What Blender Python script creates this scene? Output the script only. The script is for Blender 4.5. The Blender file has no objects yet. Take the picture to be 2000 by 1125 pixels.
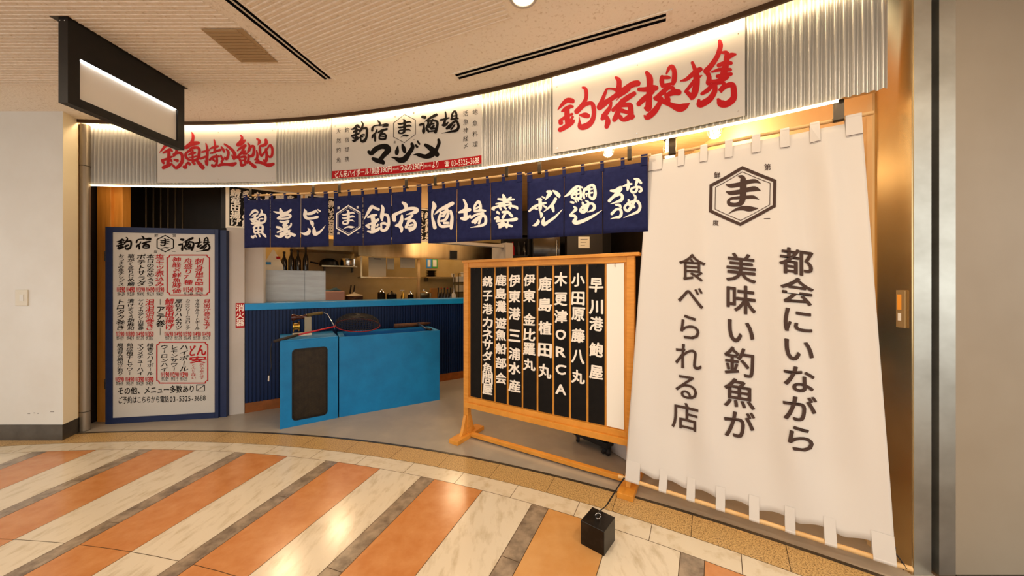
import bpy, bmesh, math, random
from mathutils import Vector, Matrix
from math import sin, cos, pi, radians as rad, atan2, hypot
random.seed(7)
SC = bpy.context.scene; COL = SC.collection

# ------------------------------------------------------------ camera
F = 655.0; HY = 556.0; EYE = 1.30
cd = bpy.data.cameras.new('camera'); cam = bpy.data.objects.new('camera', cd); COL.objects.link(cam)
cam.location = (0, 0, EYE); cam.rotation_euler = (rad(90), 0, 0)
cd.sensor_width = 36; cd.lens = 36*F/2000; cd.shift_y = -(562.5-HY)/2000; cd.clip_start = .02
SC.camera = cam

# ------------------------------------------------------------ world, exposure
W = bpy.data.worlds.new('world'); SC.world = W; W.use_nodes = True
W.node_tree.nodes['Background'].inputs[0].default_value = (.98, .98, .95, 1)
W.node_tree.nodes['Background'].inputs[1].default_value = 1.8
SC.view_settings.view_transform = 'Standard'; SC.view_settings.look = 'None'
SC.view_settings.gamma = 1; SC.view_settings.exposure = 0.12; SC.view_settings.use_curve_mapping = False
SC.cycles.max_bounces = 8; SC.cycles.diffuse_bounces = 5; SC.cycles.sample_clamp_indirect = 6
SC.cycles.use_denoising = True

CEIL = 2.75
WARM = (1, .70, .40); SOFT = (1, .80, .58); NEUT = (1, .91, .80)
def area(name, loc, size, power, color, rot=(0, 0, 0), sy=None, spread=None):
    l = bpy.data.lights.new(name, 'AREA'); l.energy = power; l.color = color
    l.shape = 'RECTANGLE' if sy else 'DISK'; l.size = size
    if sy: l.size_y = sy
    if spread: l.spread = spread
    o = bpy.data.objects.new(name, l); COL.objects.link(o); o.location = loc; o.rotation_euler = rot
    return o
# ceiling lamps of the mall passage (one is in the picture, the others unseen) and of the shop
DOWN = [(.057, 1.685), (-1.9, -.4), (.6, -.4), (-3.4, .6), (-.6, -1.6), (1.2, .55), (-3.4, -1.6), (2.9, -.2), (2.7, -2.2)]  # last pair added out of view to brighten the right-hand steel and wall
for x, y in DOWN:
    area('downlight_lamp', (x, y, CEIL-.012), .11, 13, SOFT)

# ------------------------------------------------------------ helpers
def lin(h):
    h = h.lstrip('#'); r = []
    for i in (0, 2, 4):
        c = int(h[i:i+2], 16)/255; r.append(c/12.92 if c <= .04045 else ((c+.055)/1.055)**2.4)
    return (*r, 1)
def mat(name, col, rough=.5, metal=0, var=None, scale=8, bump=0, bscale=60, emit=None, es=0, stretch=None, spec=None,
        trans=0, contrast=(.35, .65), detail=4, coat=0):
    m = bpy.data.materials.new(name); m.use_nodes = True; nt = m.node_tree; b = nt.nodes['Principled BSDF']
    c = lin(col) if isinstance(col, str) else col
    b.inputs['Base Color'].default_value = c; b.inputs['Roughness'].default_value = rough; b.inputs['Metallic'].default_value = metal
    if spec is None: spec = .5 if (metal or rough < .29) else .3
    b.inputs['Specular IOR Level'].default_value = spec
    if coat: b.inputs['Coat Weight'].default_value = coat
    if trans: b.inputs['Transmission Weight'].default_value = trans
    tc = nt.nodes.new('ShaderNodeTexCoord'); src = tc.outputs['Object']
    if stretch:
        mp = nt.nodes.new('ShaderNodeMapping'); mp.inputs['Scale'].default_value = stretch
        nt.links.new(src, mp.inputs['Vector']); src = mp.outputs['Vector']
    if var:
        n = nt.nodes.new('ShaderNodeTexNoise'); n.inputs['Scale'].default_value = scale; n.inputs['Detail'].default_value = detail
        n.inputs['Roughness'].default_value = .6
        nt.links.new(src, n.inputs['Vector'])
        r = nt.nodes.new('ShaderNodeValToRGB'); r.color_ramp.elements[0].color = c; r.color_ramp.elements[1].color = lin(var)
        r.color_ramp.elements[0].position, r.color_ramp.elements[1].position = contrast
        nt.links.new(n.outputs['Fac'], r.inputs['Fac']); nt.links.new(r.outputs['Color'], b.inputs['Base Color'])
    if bump:
        n2 = nt.nodes.new('ShaderNodeTexNoise'); n2.inputs['Scale'].default_value = bscale; n2.inputs['Detail'].default_value = 3
        nt.links.new(src, n2.inputs['Vector'])
        bp = nt.nodes.new('ShaderNodeBump'); bp.inputs['Strength'].default_value = bump; bp.inputs['Distance'].default_value = .01
        nt.links.new(n2.outputs['Fac'], bp.inputs['Height']); nt.links.new(bp.outputs['Normal'], b.inputs['Normal'])
    if emit:
        b.inputs['Emission Color'].default_value = lin(emit) if isinstance(emit, str) else (*emit, 1)
        b.inputs['Emission Strength'].default_value = es
    return m

class MB:
    def __init__(s): s.v = []; s.f = []; s.mi = []; s.k = 0
    def add(s, vs, fs):
        n = len(s.v); s.v += [tuple(p) for p in vs]; s.f += [tuple(i+n for i in f) for f in fs]; s.mi += [s.k]*len(fs); return s
    def box(s, x0, x1, y0, y1, z0, z1, M=None):
        vs = [Vector((x, y, z)) for z in (z0, z1) for y in (y0, y1) for x in (x0, x1)]
        if M is not None: vs = [M @ p for p in vs]
        return s.add(vs, [(0, 2, 3, 1), (4, 5, 7, 6), (0, 1, 5, 4), (2, 6, 7, 3), (0, 4, 6, 2), (1, 3, 7, 5)])
    def prism(s, pts, z0, z1):     # polygon in plan, extruded in z
        n = len(pts); a = sum(pts[i][0]*pts[(i+1) % n][1]-pts[(i+1) % n][0]*pts[i][1] for i in range(n))
        if a < 0: pts = pts[::-1]
        vs = [(p[0], p[1], z0) for p in pts]+[(p[0], p[1], z1) for p in pts]
        return s.add(vs, [tuple(range(n))[::-1], tuple(range(n, 2*n))]+[(i, (i+1) % n, n+(i+1) % n, n+i) for i in range(n)])
    def loft(s, rings, cap=True, closed=True):
        n = len(rings[0]); vs = [p for r in rings for p in r]; fs = []
        for i in range(len(rings)-1):
            for j in range(n if closed else n-1):
                k = (j+1) % n; fs.append((i*n+j, i*n+k, (i+1)*n+k, (i+1)*n+j))
        if cap: fs += [tuple(range(n))[::-1], tuple(range((len(rings)-1)*n, len(rings)*n))]
        return s.add(vs, fs)
    def tube(s, pts, r, n=10, cap=True):
        pts = [Vector(p) for p in pts]; rings = []; up = Vector((0, 0, 1))
        rr = r if isinstance(r, (list, tuple)) else [r]*len(pts); u = None
        for i, p in enumerate(pts):
            t = (pts[min(i+1, len(pts)-1)]-pts[max(i-1, 0)]).normalized()
            if u is None:
                a = up if abs(t.z) < .9 else Vector((1, 0, 0)); u = t.cross(a).normalized()
            else: u = (u-t*u.dot(t)).normalized()
            w = t.cross(u); rings.append([p+(u*cos(2*pi*k/n)+w*sin(2*pi*k/n))*rr[i] for k in range(n)])
        return s.loft(rings, cap)
    def lathe(s, prof, c=(0, 0, 0), n=24, M=None):
        rings = [[Vector((c[0]+r*cos(2*pi*k/n), c[1]+r*sin(2*pi*k/n), c[2]+z)) for k in range(n)] for r, z in prof]
        if M is not None: rings = [[M @ p for p in q] for q in rings]
        return s.loft(rings)
    def build(s, name, m, parent=None, smooth=False, bevel=0, loc=None, solid=0):
        me = bpy.data.meshes.new(name); vs = s.v
        if loc is not None: vs = [(p[0]-loc[0], p[1]-loc[1], p[2]-loc[2]) for p in vs]
        me.from_pydata(vs, [], s.f)
        for q in (m if isinstance(m, (list, tuple)) else [m]): me.materials.append(q)
        if any(s.mi): me.polygons.foreach_set('material_index', s.mi)
        if smooth:
            me.polygons.foreach_set('use_smooth', [True]*len(me.polygons))
            if smooth is not True: me.set_sharp_from_angle(angle=rad(smooth))
        me.update(); o = bpy.data.objects.new(name, me); COL.objects.link(o)
        if loc is not None: o.location = loc
        if parent is not None: o.parent = parent
        if bevel:
            b = o.modifiers.new('bevel', 'BEVEL'); b.width = bevel; b.segments = 2; b.limit_method = 'ANGLE'
        if solid:
            b = o.modifiers.new('solid', 'SOLIDIFY'); b.thickness = solid; b.offset = -1
        return o
def tag(o, label, cat, group=None, kind=None):
    o['label'] = label; o['category'] = cat
    if group: o['group'] = group
    if kind: o['kind'] = kind
    return o
def empty(name, loc, label, cat, group=None):
    o = bpy.data.objects.new(name, None); COL.objects.link(o); o.location = loc; o.empty_display_size = .1
    bpy.context.view_layer.update()
    return tag(o, label, cat, group)
class Thing:     # an Empty at the base; parts are given in world coordinates and re-based
    def __init__(s, name, loc, label, cat, group=None): s.loc = Vector(loc); s.o = empty(name, loc, label, cat, group)
    def part(s, mb, name, m, parent=None, label=None, **k):
        o = mb.build(name, m, None, loc=s.loc, **k); 
        if parent is None: o.parent = s.o; o.location = (0, 0, 0)
        else: o.parent = parent; o.location = (0, 0, 0)
        if label: o['label'] = label
        return o
def struct(o): o['kind'] = 'structure'; return o

# surfaces: uv <-> space; a photograph pixel is turned into a point ON a real surface
def ray(px, py): return Vector(((px-1000)/F, 1, (HY-py)/F))
class Plane:
    def __init__(s, o, U, N=None):     # vertical plane through o along plan direction U, normal towards the viewer
        s.o = Vector(o); s.U = Vector((U[0], U[1], 0)).normalized(); s.V = Vector((0, 0, 1)); s.N = s.U.cross(s.V).normalized()
    def uv(s, px, py):
        d = ray(px, py); e = Vector((0, 0, EYE)); t = (s.o-e).dot(s.N)/d.dot(s.N); p = e+d*t-s.o
        return p.dot(s.U), p.z
    def P(s, u, v, off=0): return s.o+s.U*u+s.V*v+s.N*off
class Cyl:
    def __init__(s, R): s.R = R
    def uv(s, px, py):
        d = ray(px, py); a = d.x**2+d.y**2; b = -2*(d.x*CX+d.y*CY); c = CX**2+CY**2-s.R**2
        t = (-b+math.sqrt(b*b-4*a*c))/(2*a); x, y = d.x*t-CX, d.y*t-CY
        return atan2(x, y)*s.R, EYE+d.z*t
    def P(s, u, v, off=0):
        th = u/s.R; r = s.R-off; return Vector((CX+r*sin(th), CY+r*cos(th), v))
CX, CY = -2.95, -4.8725
def pol(r, deg, z=0): return Vector((CX+r*sin(rad(deg)), CY+r*cos(rad(deg)), z))
def floorpt(px, py, z=0):
    d = (EYE-z)*F/(py-HY); return Vector(((px-1000)/F*d, d, z))

# glyphs from the built-in font, flattened to mesh
_tc = bpy.data.curves.new('t', 'FONT'); _to = bpy.data.objects.new('t', _tc); COL.objects.link(_to); _tc.resolution_u = 3
_gc = {}
def glyph(ch, wt=0.0):
    """outline of a character; wt > 0 thickens it by overlaying slightly shifted copies, like ink spreading"""
    if wt and (ch, wt) not in _gc:
        vs, fs, bb = glyph(ch); V = []; Fs = []; r = wt*1.05
        for k in range(7):
            dx, dy = (0, 0) if k == 6 else (r*cos(k*pi/3+.4), r*.85*sin(k*pi/3+.4)); n = len(V)
            V += [(x+dx, y+dy, k*.00004) for x, y, _ in vs]; Fs += [tuple(i+n for i in f) for f in fs]
        _gc[(ch, wt)] = (V, Fs, (bb[0]-r, bb[1]-r, bb[2]+r, bb[3]+r))
    if (ch, wt) not in _gc:
        _tc.body = ch; bpy.context.view_layer.update()
        e = _to.evaluated_get(bpy.context.evaluated_depsgraph_get()); m = e.to_mesh()
        vs = [(v.co.x-.5, v.co.y-.38, 0) for v in m.vertices]; fs = [tuple(p.vertices) for p in m.polygons]
        e.to_mesh_clear()
        xs = [v[0] for v in vs] or [0, 1]; ys = [v[1] for v in vs] or [0, 1]
        _gc[(ch, wt)] = (vs, fs, (min(xs), min(ys), max(xs), max(ys)))
    return _gc[(ch, wt)]
def emit_glyph(mb, surf, vs, fs, cu, cv, w, h, off, shear=0, wob=0, rot=0):
    sd = random.random()*6; out = []; cr, sr = cos(rot), sin(rot)
    for x, y, z in vs:
        if wob: x, y = x+wob*sin(5*y+3*x+sd), y+wob*cos(6*x-2*y+sd*2)
        x, y = x*cr-y*sr, x*sr+y*cr
        out.append(surf.P(cu+(x+shear*y)*w, cv+y*h, off+z))
    mb.add(out, fs)
def gbox(mb, surf, ch, x0, y0, x1, y1, wt=.03, off=.004, shear=0, wob=.02, rot=0):
    """glyph fitted to a pixel box of the photograph, drawn upright on the surface"""
    vs, fs, bb = glyph(ch, wt); cx, cy = (x0+x1)/2, (y0+y1)/2
    if rot:
        cr, sr = cos(rot), sin(rot); vs = [(x*cr-y*sr, x*sr+y*cr, z) for x, y, z in vs]
        xs = [v[0] for v in vs]; ys = [v[1] for v in vs]; bb = (min(xs), min(ys), max(xs), max(ys))
    u0, v0 = surf.uv(x0, cy)[0], surf.uv(cx, y1)[1]; u1, v1 = surf.uv(x1, cy)[0], surf.uv(cx, y0)[1]
    bw, bh = bb[2]-bb[0], bb[3]-bb[1]
    nv = [((x-bb[0])/bw-.5, (y-bb[1])/bh-.5, z) for x, y, z in vs]
    emit_glyph(mb, surf, nv, fs, (u0+u1)/2, (v0+v1)/2, u1-u0, v1-v0, off, shear, wob)
def gem(mb, surf, ch, px, py, size, wt=.0, off=.004, sx=1, shear=0, wob=0, rot=0):
    """glyph centred on a pixel, em size in metres"""
    vs, fs, bb = glyph(ch, wt); u, v = surf.uv(px, py)
    if ch.isascii(): mx = (bb[0]+bb[2])/2; vs = [(x-mx, y, z) for x, y, z in vs]
    emit_glyph(mb, surf, vs, fs, u, v, size*sx, size, off, shear, wob, rot)
VROT = {'ー': -pi/2, '~': -pi/2, '-': -pi/2}
def column(mb, surf, text, a, b, w=.9, wt=.0, off=.004, shear=0, wob=0, fill=1.0):
    """vertical writing between two pixels (top and bottom edge); w = glyph width over pitch"""
    (ua, va), (ub, vb) = surf.uv(*a), surf.uv(*b); n = len(text); pitch = (va-vb)/n
    for i, ch in enumerate(text):
        if ch in '  ': continue
        t = (i+.5)/n; vs, fs, bb = glyph(ch, wt)
        if ch.isascii(): mx = (bb[0]+bb[2])/2; my = (bb[1]+bb[3])/2; vs = [(x-mx, y-my, z) for x, y, z in vs]
        r = VROT.get(ch, 0)
        if ch == 'ー': pass
        emit_glyph(mb, surf, vs, fs, ua+(ub-ua)*t, va+(vb-va)*t, pitch*w*(1 if not r else 1/w), pitch*fill, off, shear, wob, r)
def line(mb, surf, text, a, b, h, wt=.0, off=.004, shear=0, wob=0):
    """horizontal writing between two pixels, em height h in metres"""
    (ua, va), (ub, vb) = surf.uv(*a), surf.uv(*b)
    adv = [.56 if c.isascii() else 1 for c in text]; tot = sum(adv); s = 0
    for ch, ad in zip(text, adv):
        t = (s+ad/2)/tot; s += ad
        if ch == ' ': continue
        vs, fs, bb = glyph(ch, wt)
        if ch.isascii(): mx = (bb[0]+bb[2])/2; vs = [(x-mx, y, z) for x, y, z in vs]
        emit_glyph(mb, surf, vs, fs, ua+(ub-ua)*t, va+(vb-va)*t, (ub-ua)/tot, h, off, shear, wob)
def stroke(mb, surf, pts, off=.004, n=6):
    """brush stroke: (px, py, width px) knots, smoothed, laid on the surface"""
    P = [Vector(p) for p in pts]; P = [P[0]*2-P[1]]+P+[P[-1]*2-P[-2]]; q = []
    for i in range(1, len(P)-2):
        for k in range(n):
            t = k/n; q.append(.5*((2*P[i])+(P[i+1]-P[i-1])*t+(2*P[i-1]-5*P[i]+4*P[i+1]-P[i+2])*t*t+(3*P[i]-P[i-1]-3*P[i+1]+P[i+2])*t**3))
    q.append(P[-2]); L = []; R = []; m = len(q)
    for i, p in enumerate(q):
        d = (q[min(i+1, m-1)]-q[max(i-1, 0)]); d.z = 0; d = d.normalized() if d.length > 1e-6 else Vector((1, 0, 0))
        nrm = Vector((-d.y, d.x, 0)); w = max(p.z, .3)/2; L.append((p.x+nrm.x*w, p.y+nrm.y*w)); R.append((p.x-nrm.x*w, p.y-nrm.y*w))
    def cap(p, q0, w):     # round end
        d = Vector((p.x-q0.x, p.y-q0.y)); d = d.normalized() if d.length > 1e-6 else Vector((1, 0)); a0 = atan2(d.y, d.x)
        return [(p.x+cos(a0+pi/2-pi*k/5)*w*.5, p.y+sin(a0+pi/2-pi*k/5)*w*.5) for k in range(1, 5)]
    g = lambda p: surf.P(*surf.uv(*p), off)
    vs = [g(p) for p in L]+[g(p) for p in R]
    mb.add(vs, [(i, i+1, m+i+1, m+i) for i in range(m-1)])
    e = cap(q[-1], q[-2], max(q[-1].z, .3)); mb.add([g(L[-1])]+[g(p) for p in e[::1]]+[g(R[-1])], [tuple(range(6))])
    e = cap(q[0], q[1], max(q[0].z, .3)); mb.add([g(R[0])]+[g(p) for p in e]+[g(L[0])], [tuple(range(6))])
def ribbon(mb, surf, pts, w, off=.004, closed=False):
    """ruled line of width w metres through uv points, mitred"""
    n = len(pts); A = []; B = []
    for i, p in enumerate(pts):
        a = pts[(i-1) % n] if closed or i else p; b = pts[(i+1) % n] if closed or i < n-1 else p
        d1 = Vector((p[0]-a[0], p[1]-a[1])); d2 = Vector((b[0]-p[0], b[1]-p[1]))
        if d1.length < 1e-9: d1 = d2
        if d2.length < 1e-9: d2 = d1
        d1.normalize(); d2.normalize(); nn = (Vector((-d1.y, d1.x))+Vector((-d2.y, d2.x))).normalized()
        k = w/2/max(.3, nn.dot(Vector((-d1.y, d1.x)))); A.append(surf.P(p[0]+nn.x*k, p[1]+nn.y*k, off)); B.append(surf.P(p[0]-nn.x*k, p[1]-nn.y*k, off))
    m = n if closed else n-1
    mb.add(A+B, [(i, (i+1) % n, n+(i+1) % n, n+i) for i in range(m)])
def hexa(surf, x0, y0, x1, y1, s=1):
    cx, cy = (x0+x1)/2, (y0+y1)/2; u0 = surf.uv(x0, cy)[0]; u1 = surf.uv(x1, cy)[0]; v0 = surf.uv(cx, y1)[1]; v1 = surf.uv(cx, y0)[1]
    u, v, a, b = (u0+u1)/2, (v0+v1)/2, (u1-u0)/2*s, (v1-v0)/2*s
    return [(u, v+b), (u+a, v+b*.5), (u+a, v-b*.5), (u, v-b), (u-a, v-b*.5), (u-a, v+b*.5)]
# brush drawing of the crest letter, unit box (0..1 across, 0..1 down), width in units
_MA = [[(310, 385, 25), (380, 400, 65), (520, 380, 70), (640, 345, 65), (760, 330, 60), (845, 365, 10)], [(315, 495, 25), (380, 512, 65), (520, 495, 70), (640, 465, 70), (760, 450, 75), (845, 480, 10)],
       [(495, 250, 15), (560, 275, 75), (575, 350, 100), (572, 500, 105), (565, 610, 95), (530, 675, 80), (450, 697, 60), (365, 685, 65), (345, 640, 50), (385, 602, 42), (480, 590, 50), (640, 580, 55), (740, 580, 50), (820, 618, 8)]]
MA = [[((a-305)/545, (b-240)/480, c/512) for a, b, c in q] for q in _MA]
def ma(mb, surf, x0, y0, x1, y1, off=.004, wave=None):
    W_, H_ = x1-x0, y1-y0
    for s in MA: stroke(mb, surf, [(x0+a*W_, y0+b*H_, w*(W_+H_)/2) for a, b, w in s], off)
    if wave:
        x0, y0, x1, y1 = wave; w = x1-x0; h = y1-y0
        stroke(mb, surf, [(x0, y1, h*.04), (x0+w*.24, y0+h*.56, h*.26), (x0+w*.49, y0+h*.38, h*.46), (x0+w*.74, y0+h*.46, h*.58), (x1, y0+h*.42, h*.10)], off)

# ------------------------------------------------------------ materials
M = {}
M['ceil'] = mat('ceiling_tile', '#F1E9DA', .9, var='#CFC0A6', scale=55, contrast=(.56, .74), bump=.3, bscale=110)
M['plwhite'] = mat('white_plaque', '#EDE7DA', .5)
M['slot'] = mat('slot_shade', '#060403', .95, spec=.05)  # near-black colour stands for the shade inside the vent opening
M['lip'] = mat('bronze_edge', '#4A321A', .45, .3)
M['ceilrib'] = mat('ceiling_rib', '#F2EADD', .9, var='#E6DAC6', scale=40, bump=.2, bscale=120)
M['white'] = mat('white_panel', '#D5D2CA', .45, var='#CFCAC0', scale=2)
M['greywall'] = mat('grey_wall_panel', '#9B8E7B', .5, var='#928470', scale=1.2)
M['skirt'] = mat('steel_skirting', '#5E564B', .35, .6, var='#4A4238', scale=5)
M['steel'] = mat('brushed_steel', '#CBC9BE', .42, 1, var='#B0ACA0', scale=2.5, stretch=(1, 1, 1.5))
M['kitsteel'] = mat('kitchen_steel', '#C2AE88', .28, 1, var='#A08C68', scale=2, stretch=(2, 2, .3))
M['black'] = mat('black_paint', '#100E0C', .45, var='#181512', scale=9)
M['dark'] = mat('dark_brown_panel', '#1E140B', .5, var='#170F08', scale=3)
M['corr'] = mat('corrugated_sheet', '#AAA8A2', .33, .5)
M['sign'] = mat('sign_white', '#BAB4AB', .45)
M['red'] = mat('sign_red', '#A4070F', .6, spec=.2)
M['ink'] = mat('ink_black', '#100B08', .8, spec=.1)
M['brownink'] = mat('ink_brown', '#43312A', .8)
M['whitelet'] = mat('white_lettering', '#EDE4D6', .7)
M['navy'] = mat('navy_cloth', '#171B42', .85, var='#1D224B', scale=30, bump=.15, bscale=300, spec=.2)
M['cloth'] = mat('white_cloth', '#D2CCC4', .85, bump=.03, bscale=500, spec=.2)
M['pole'] = mat('pale_wood_pole', '#D9B681', .4, var='#C99F66', scale=12)
M['wood'] = mat('oak_board', '#D8933C', .42, var='#C8832E', scale=9, stretch=(1, 1, 8), detail=6)
M['woodh'] = mat('oak_rail', '#DA953C', .42, var='#CA862F', scale=8, detail=6)
M['orange'] = mat('orange_wood_post', '#E49A40', .4, var='#D48A34', scale=6, stretch=(6, 6, .5))
M['plaque'] = mat('black_plaque', '#120F0D', .6, var='#171411', scale=20, spec=.12)
M['blue'] = mat('blue_paint', '#0876B0', .5, var='#0569A0', scale=5, bump=.08, bscale=60)
M['blueIn'] = mat('blue_liner', '#0B5CA8', .4)
M['cyan'] = mat('counter_blue', '#0084C4', .3, var='#007CB8', scale=8)
M['navyrib'] = mat('navy_ribbed_panel', '#041E46', .4, spec=.2)
M['frame'] = mat('navy_frame', '#1C2748', .45, var='#1A2444', scale=10)
M['base'] = mat('wood_skirting', '#8A4B18', .5, var='#75400F', scale=10)
M['pillar'] = mat('pillar_grey', '#B9B0A8', .5, var='#B2A99F', scale=2)
M['gold'] = mat('cream_shop_wall', '#DDBB88', .6, var='#D5B17C', scale=2, bump=.04)
M['goldceil'] = mat('wood_shop_ceiling', '#D5B382', .6, var='#CAA470', scale=4, stretch=(1, 5, 1))
M['shopfloor'] = mat('grey_vinyl_floor', '#9C9386', .3, var='#A89D8E', scale=3.5, detail=6, contrast=(.45, .7))
M['marble'] = mat('white_marble', '#D6CAB4', .17, var='#AE9C7C', scale=13, stretch=(1.5, .5, 1), detail=10, contrast=(.5, .8))
M['marble2'] = mat('cream_marble', '#D5C8B0', .2, var='#B8A482', scale=14, detail=8, contrast=(.5, .8))
M['terra'] = mat('orange_stone', '#B97842', .2, var='#C88D58', scale=11, detail=9, contrast=(.35, .75))
M['terral'] = mat('pale_orange_stone', '#C08A4E', .2, var='#CB9A60', scale=5, detail=6)
M['greystone'] = mat('grey_marble', '#A08E78', .2, var='#584A3E', scale=11, detail=10, contrast=(.38, .74))
M['granite'] = mat('speckled_granite', '#C9A66E', .35, var='#6E522E', scale=150, detail=2, contrast=(.44, .68))
M['grout'] = mat('grout', '#5A4630', .8)
M['plastic'] = mat('pale_plastic', '#CFC7B4', .4)
M['greycab'] = mat('brushed_grey_cabinet', '#A9A9A6', .35, .25, var='#9C9A96', scale=3, stretch=(1, 1, 8))
M['chrome'] = mat('chrome', '#C9C4BC', .15, 1)
M['darkmetal'] = mat('dark_bracket_metal', '#3C3326', .4, .6)
M['led'] = mat('led_strip', '#FFE3B5', .4, emit=(1, .76, .46), es=60)
M['led2'] = mat('led_strip_lower', '#FFE3B5', .4, emit=(1, .74, .42), es=8)
M['lampglass'] = mat('lamp_glass', '#FFF0D0', .3, emit=(1, .78, .48), es=4)
M['opal'] = mat('opal_panel', '#E4DCCC', .4)
M['signled'] = mat('sign_led', '#FFFFFF', .4, emit=(.9, .95, 1), es=9)
M['ceramic'] = mat('white_ceramic', '#D8CFC0', .25)
M['board'] = mat('white_cutting_board', '#C9BCA0', .5)
M['greenp'] = mat('green_paper', '#3F8F3C', .6); M['bluep'] = mat('blue_paper', '#3A86C8', .6)
M['paper'] = mat('paper', '#DDD6C4', .7)
M['glass'] = mat('dark_glass', '#1C1408', .08)
M['bottle'] = mat('brown_bottle', '#160C05', .15)
M['redrubber'] = mat('red_pole', '#B3202A', .35); M['rubber'] = mat('dark_rubber', '#1E1B1A', .6)
M['brass'] = mat('brass', '#B08C3E', .25, 1); M['tubwood'] = mat('brown_stick', '#5E3A22', .6, var='#3E2615', scale=30)
M['kwall'] = mat('kitchen_wall', '#A88E5C', .4, var='#9C824F', scale=3)
M['mesh'] = mat('mesh_black', '#241C12', .5)

# ------------------------------------------------------------ floor of the passage (polar stone pattern)
R1, R2, R3 = 7.855, 7.655, 7.518
G = .0016
def cell(mb, r0, r1, a0, a1, z=0, n=None):
    g = G; da0 = math.degrees(g/max(r0, .5)); n = n or max(1, int((a1-a0)/1.0))
    ang = [a0+da0+(a1-a0-2*da0)*k/n for k in range(n+1)]
    lo = [pol(r0+g, a, z) for a in ang]; hi = [pol(r1-g, a, z) for a in ang]
    mb.add(lo+hi, [(k, k+1, n+1+k+1, n+1+k) for k in range(n)])
fl = MB(); MATS = [M['grout'], M['marble'], M['terra'], M['greystone'], M['marble2'], M['granite'], M['terral']]
fl.k = 0; fl.prism([(-9, 2.92)]+[pol(7.86, a)[:2] for a in range(-7, 38, 1)]+[(1.9, 1.62), (9, 1.62), (9, -8), (-9, -8)], -.12, -.0015)
rings = [3.0, 3.9, 4.8, 5.7, 6.596, R3]
for k in range(-7, 11):
    e = 3.57+6*(k-1)+.0
    a_or0, a_or1 = e-2.7, e; a_w1 = e+2.53; a_g1 = e+3.3
    for i in range(len(rings)-1):
        r0, r1 = rings[i], rings[i+1]
        fl.k = 2 if k != 5 else 6; cell(fl, r0, r1, a_or0, a_or1)
        fl.k = 1; cell(fl, r0, r1, a_or1, a_w1)
    gr = [3.0, 4.3, 5.5, 6.75 if k % 2 else 7.1, R3]
    for i in range(4): fl.k = 3; cell(fl, gr[i], gr[i+1], a_w1, a_g1)
for k in range(-12, 21):
    fl.k = 4; cell(fl, R3, R2, 2.0+3*k, 5.0+3*k, n=3)
    fl.k = 5; cell(fl, R2, R1-.012, .4+3*k, 3.4+3*k, n=3)
struct(fl.build('floor', MATS))
# dark metal threshold strip following the curve
t = MB()
for a in range(-14, 38): 
    q = [pol(R1-.012, a), pol(R1+.006, a), pol(R1+.006, a+1), pol(R1-.012, a+1)]; t.prism([p[:2] for p in q], -.02, .003)
struct(t.build('trim_1', M['skirt']))
# shop floor
sf = MB(); sf.prism([pol(R1+.006, a)[:2] for a in range(-13, 39, 1)]+[(1.9, 7.6), (-5.2, 7.6)], -.1, .0)
struct(sf.build('floor_shop', M['shopfloor']))

# ------------------------------------------------------------ mall ceiling
RC = 7.875
cl = MB(); arc = [(-8, 2.93)]+[pol(RC, a)[:2] for a in range(-7, 38, 1)]+[(1.83, 1.62), (4.6, 1.62)]
cl.prism(arc+[(4.6, -3.4), (-8, -3.4)], CEIL, CEIL+.08)
struct(cl.build('ceiling', M['ceil']))
def ribs(poly, dirv, pitch, name):
    """corrugated acoustic tile inside a plan polygon, ribs running along dirv"""
    d = Vector(dirv).normalized(); n = Vector((-d.y, d.x)); mb = MB()
    co = [(Vector(p).dot(d), Vector(p).dot(n)) for p in poly]; lo = min(c[1] for c in co); hi = max(c[1] for c in co)
    def span(y):
        xs = []
        for i in range(len(co)):
            (x0, y0), (x1, y1) = co[i], co[(i+1) % len(co)]
            if (y0-y)*(y1-y) <= 0 and abs(y1-y0) > 1e-9: xs.append(x0+(x1-x0)*(y-y0)/(y1-y0))
        return (min(xs), max(xs)) if len(xs) > 1 else None
    y = lo+.001; prev = None; k = 0; prof = [0, .0026, .0026, 0]; step = [0, .3, .7, 1.0]
    while y+pitch < hi:
        for j in range(3):
            y0, y1 = y+pitch*step[j]*.55, y+pitch*step[j+1]*.55
            s0, s1 = span(y0), span(y1)
            if s0 and s1:
                vs = [(s0[0], y0, prof[j]), (s0[1], y0, prof[j]), (s1[1], y1, prof[j+1]), (s1[0], y1, prof[j+1])]
                mb.add([tuple((d*a+n*b))+(CEIL-.0008-c,) for a, b, c in vs], [(0, 1, 2, 3)])
        y += pitch
    return struct(mb.build(name, M['ceilrib']))
ribs([(-5.6, 2.46), (-1.33, 2.46), (-1.62, 1.60), (-2.2, .2), (-5.6, .2)], (1, 0), .027, 'trim_2')
ribs([(-1.198, 2.357), (.006, 1.863), (-.4, .75), (-1.65, 1.2)], (1.204, -.494), .027, 'trim_3')
lp = MB()
for a in range(-10, 39): lp.prism([pol(7.852, a)[:2], pol(7.866, a)[:2], pol(7.866, a+1)[:2], pol(7.852, a+1)[:2]], 2.722, CEIL-.0005)
struct(lp.build('trim_17', M['lip']))
# cove above the fascia
cv = MB()
for a in range(-9, 38):
    for r0, r1, z0, z1 in ((RC+.002, 8.06, 2.81, 2.83),):
        cv.prism([pol(r0, a)[:2], pol(r1, a)[:2], pol(r1, a+1)[:2], pol(r0, a+1)[:2]], z0, z1)
struct(cv.build('trim_4', M['dark']))

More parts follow.
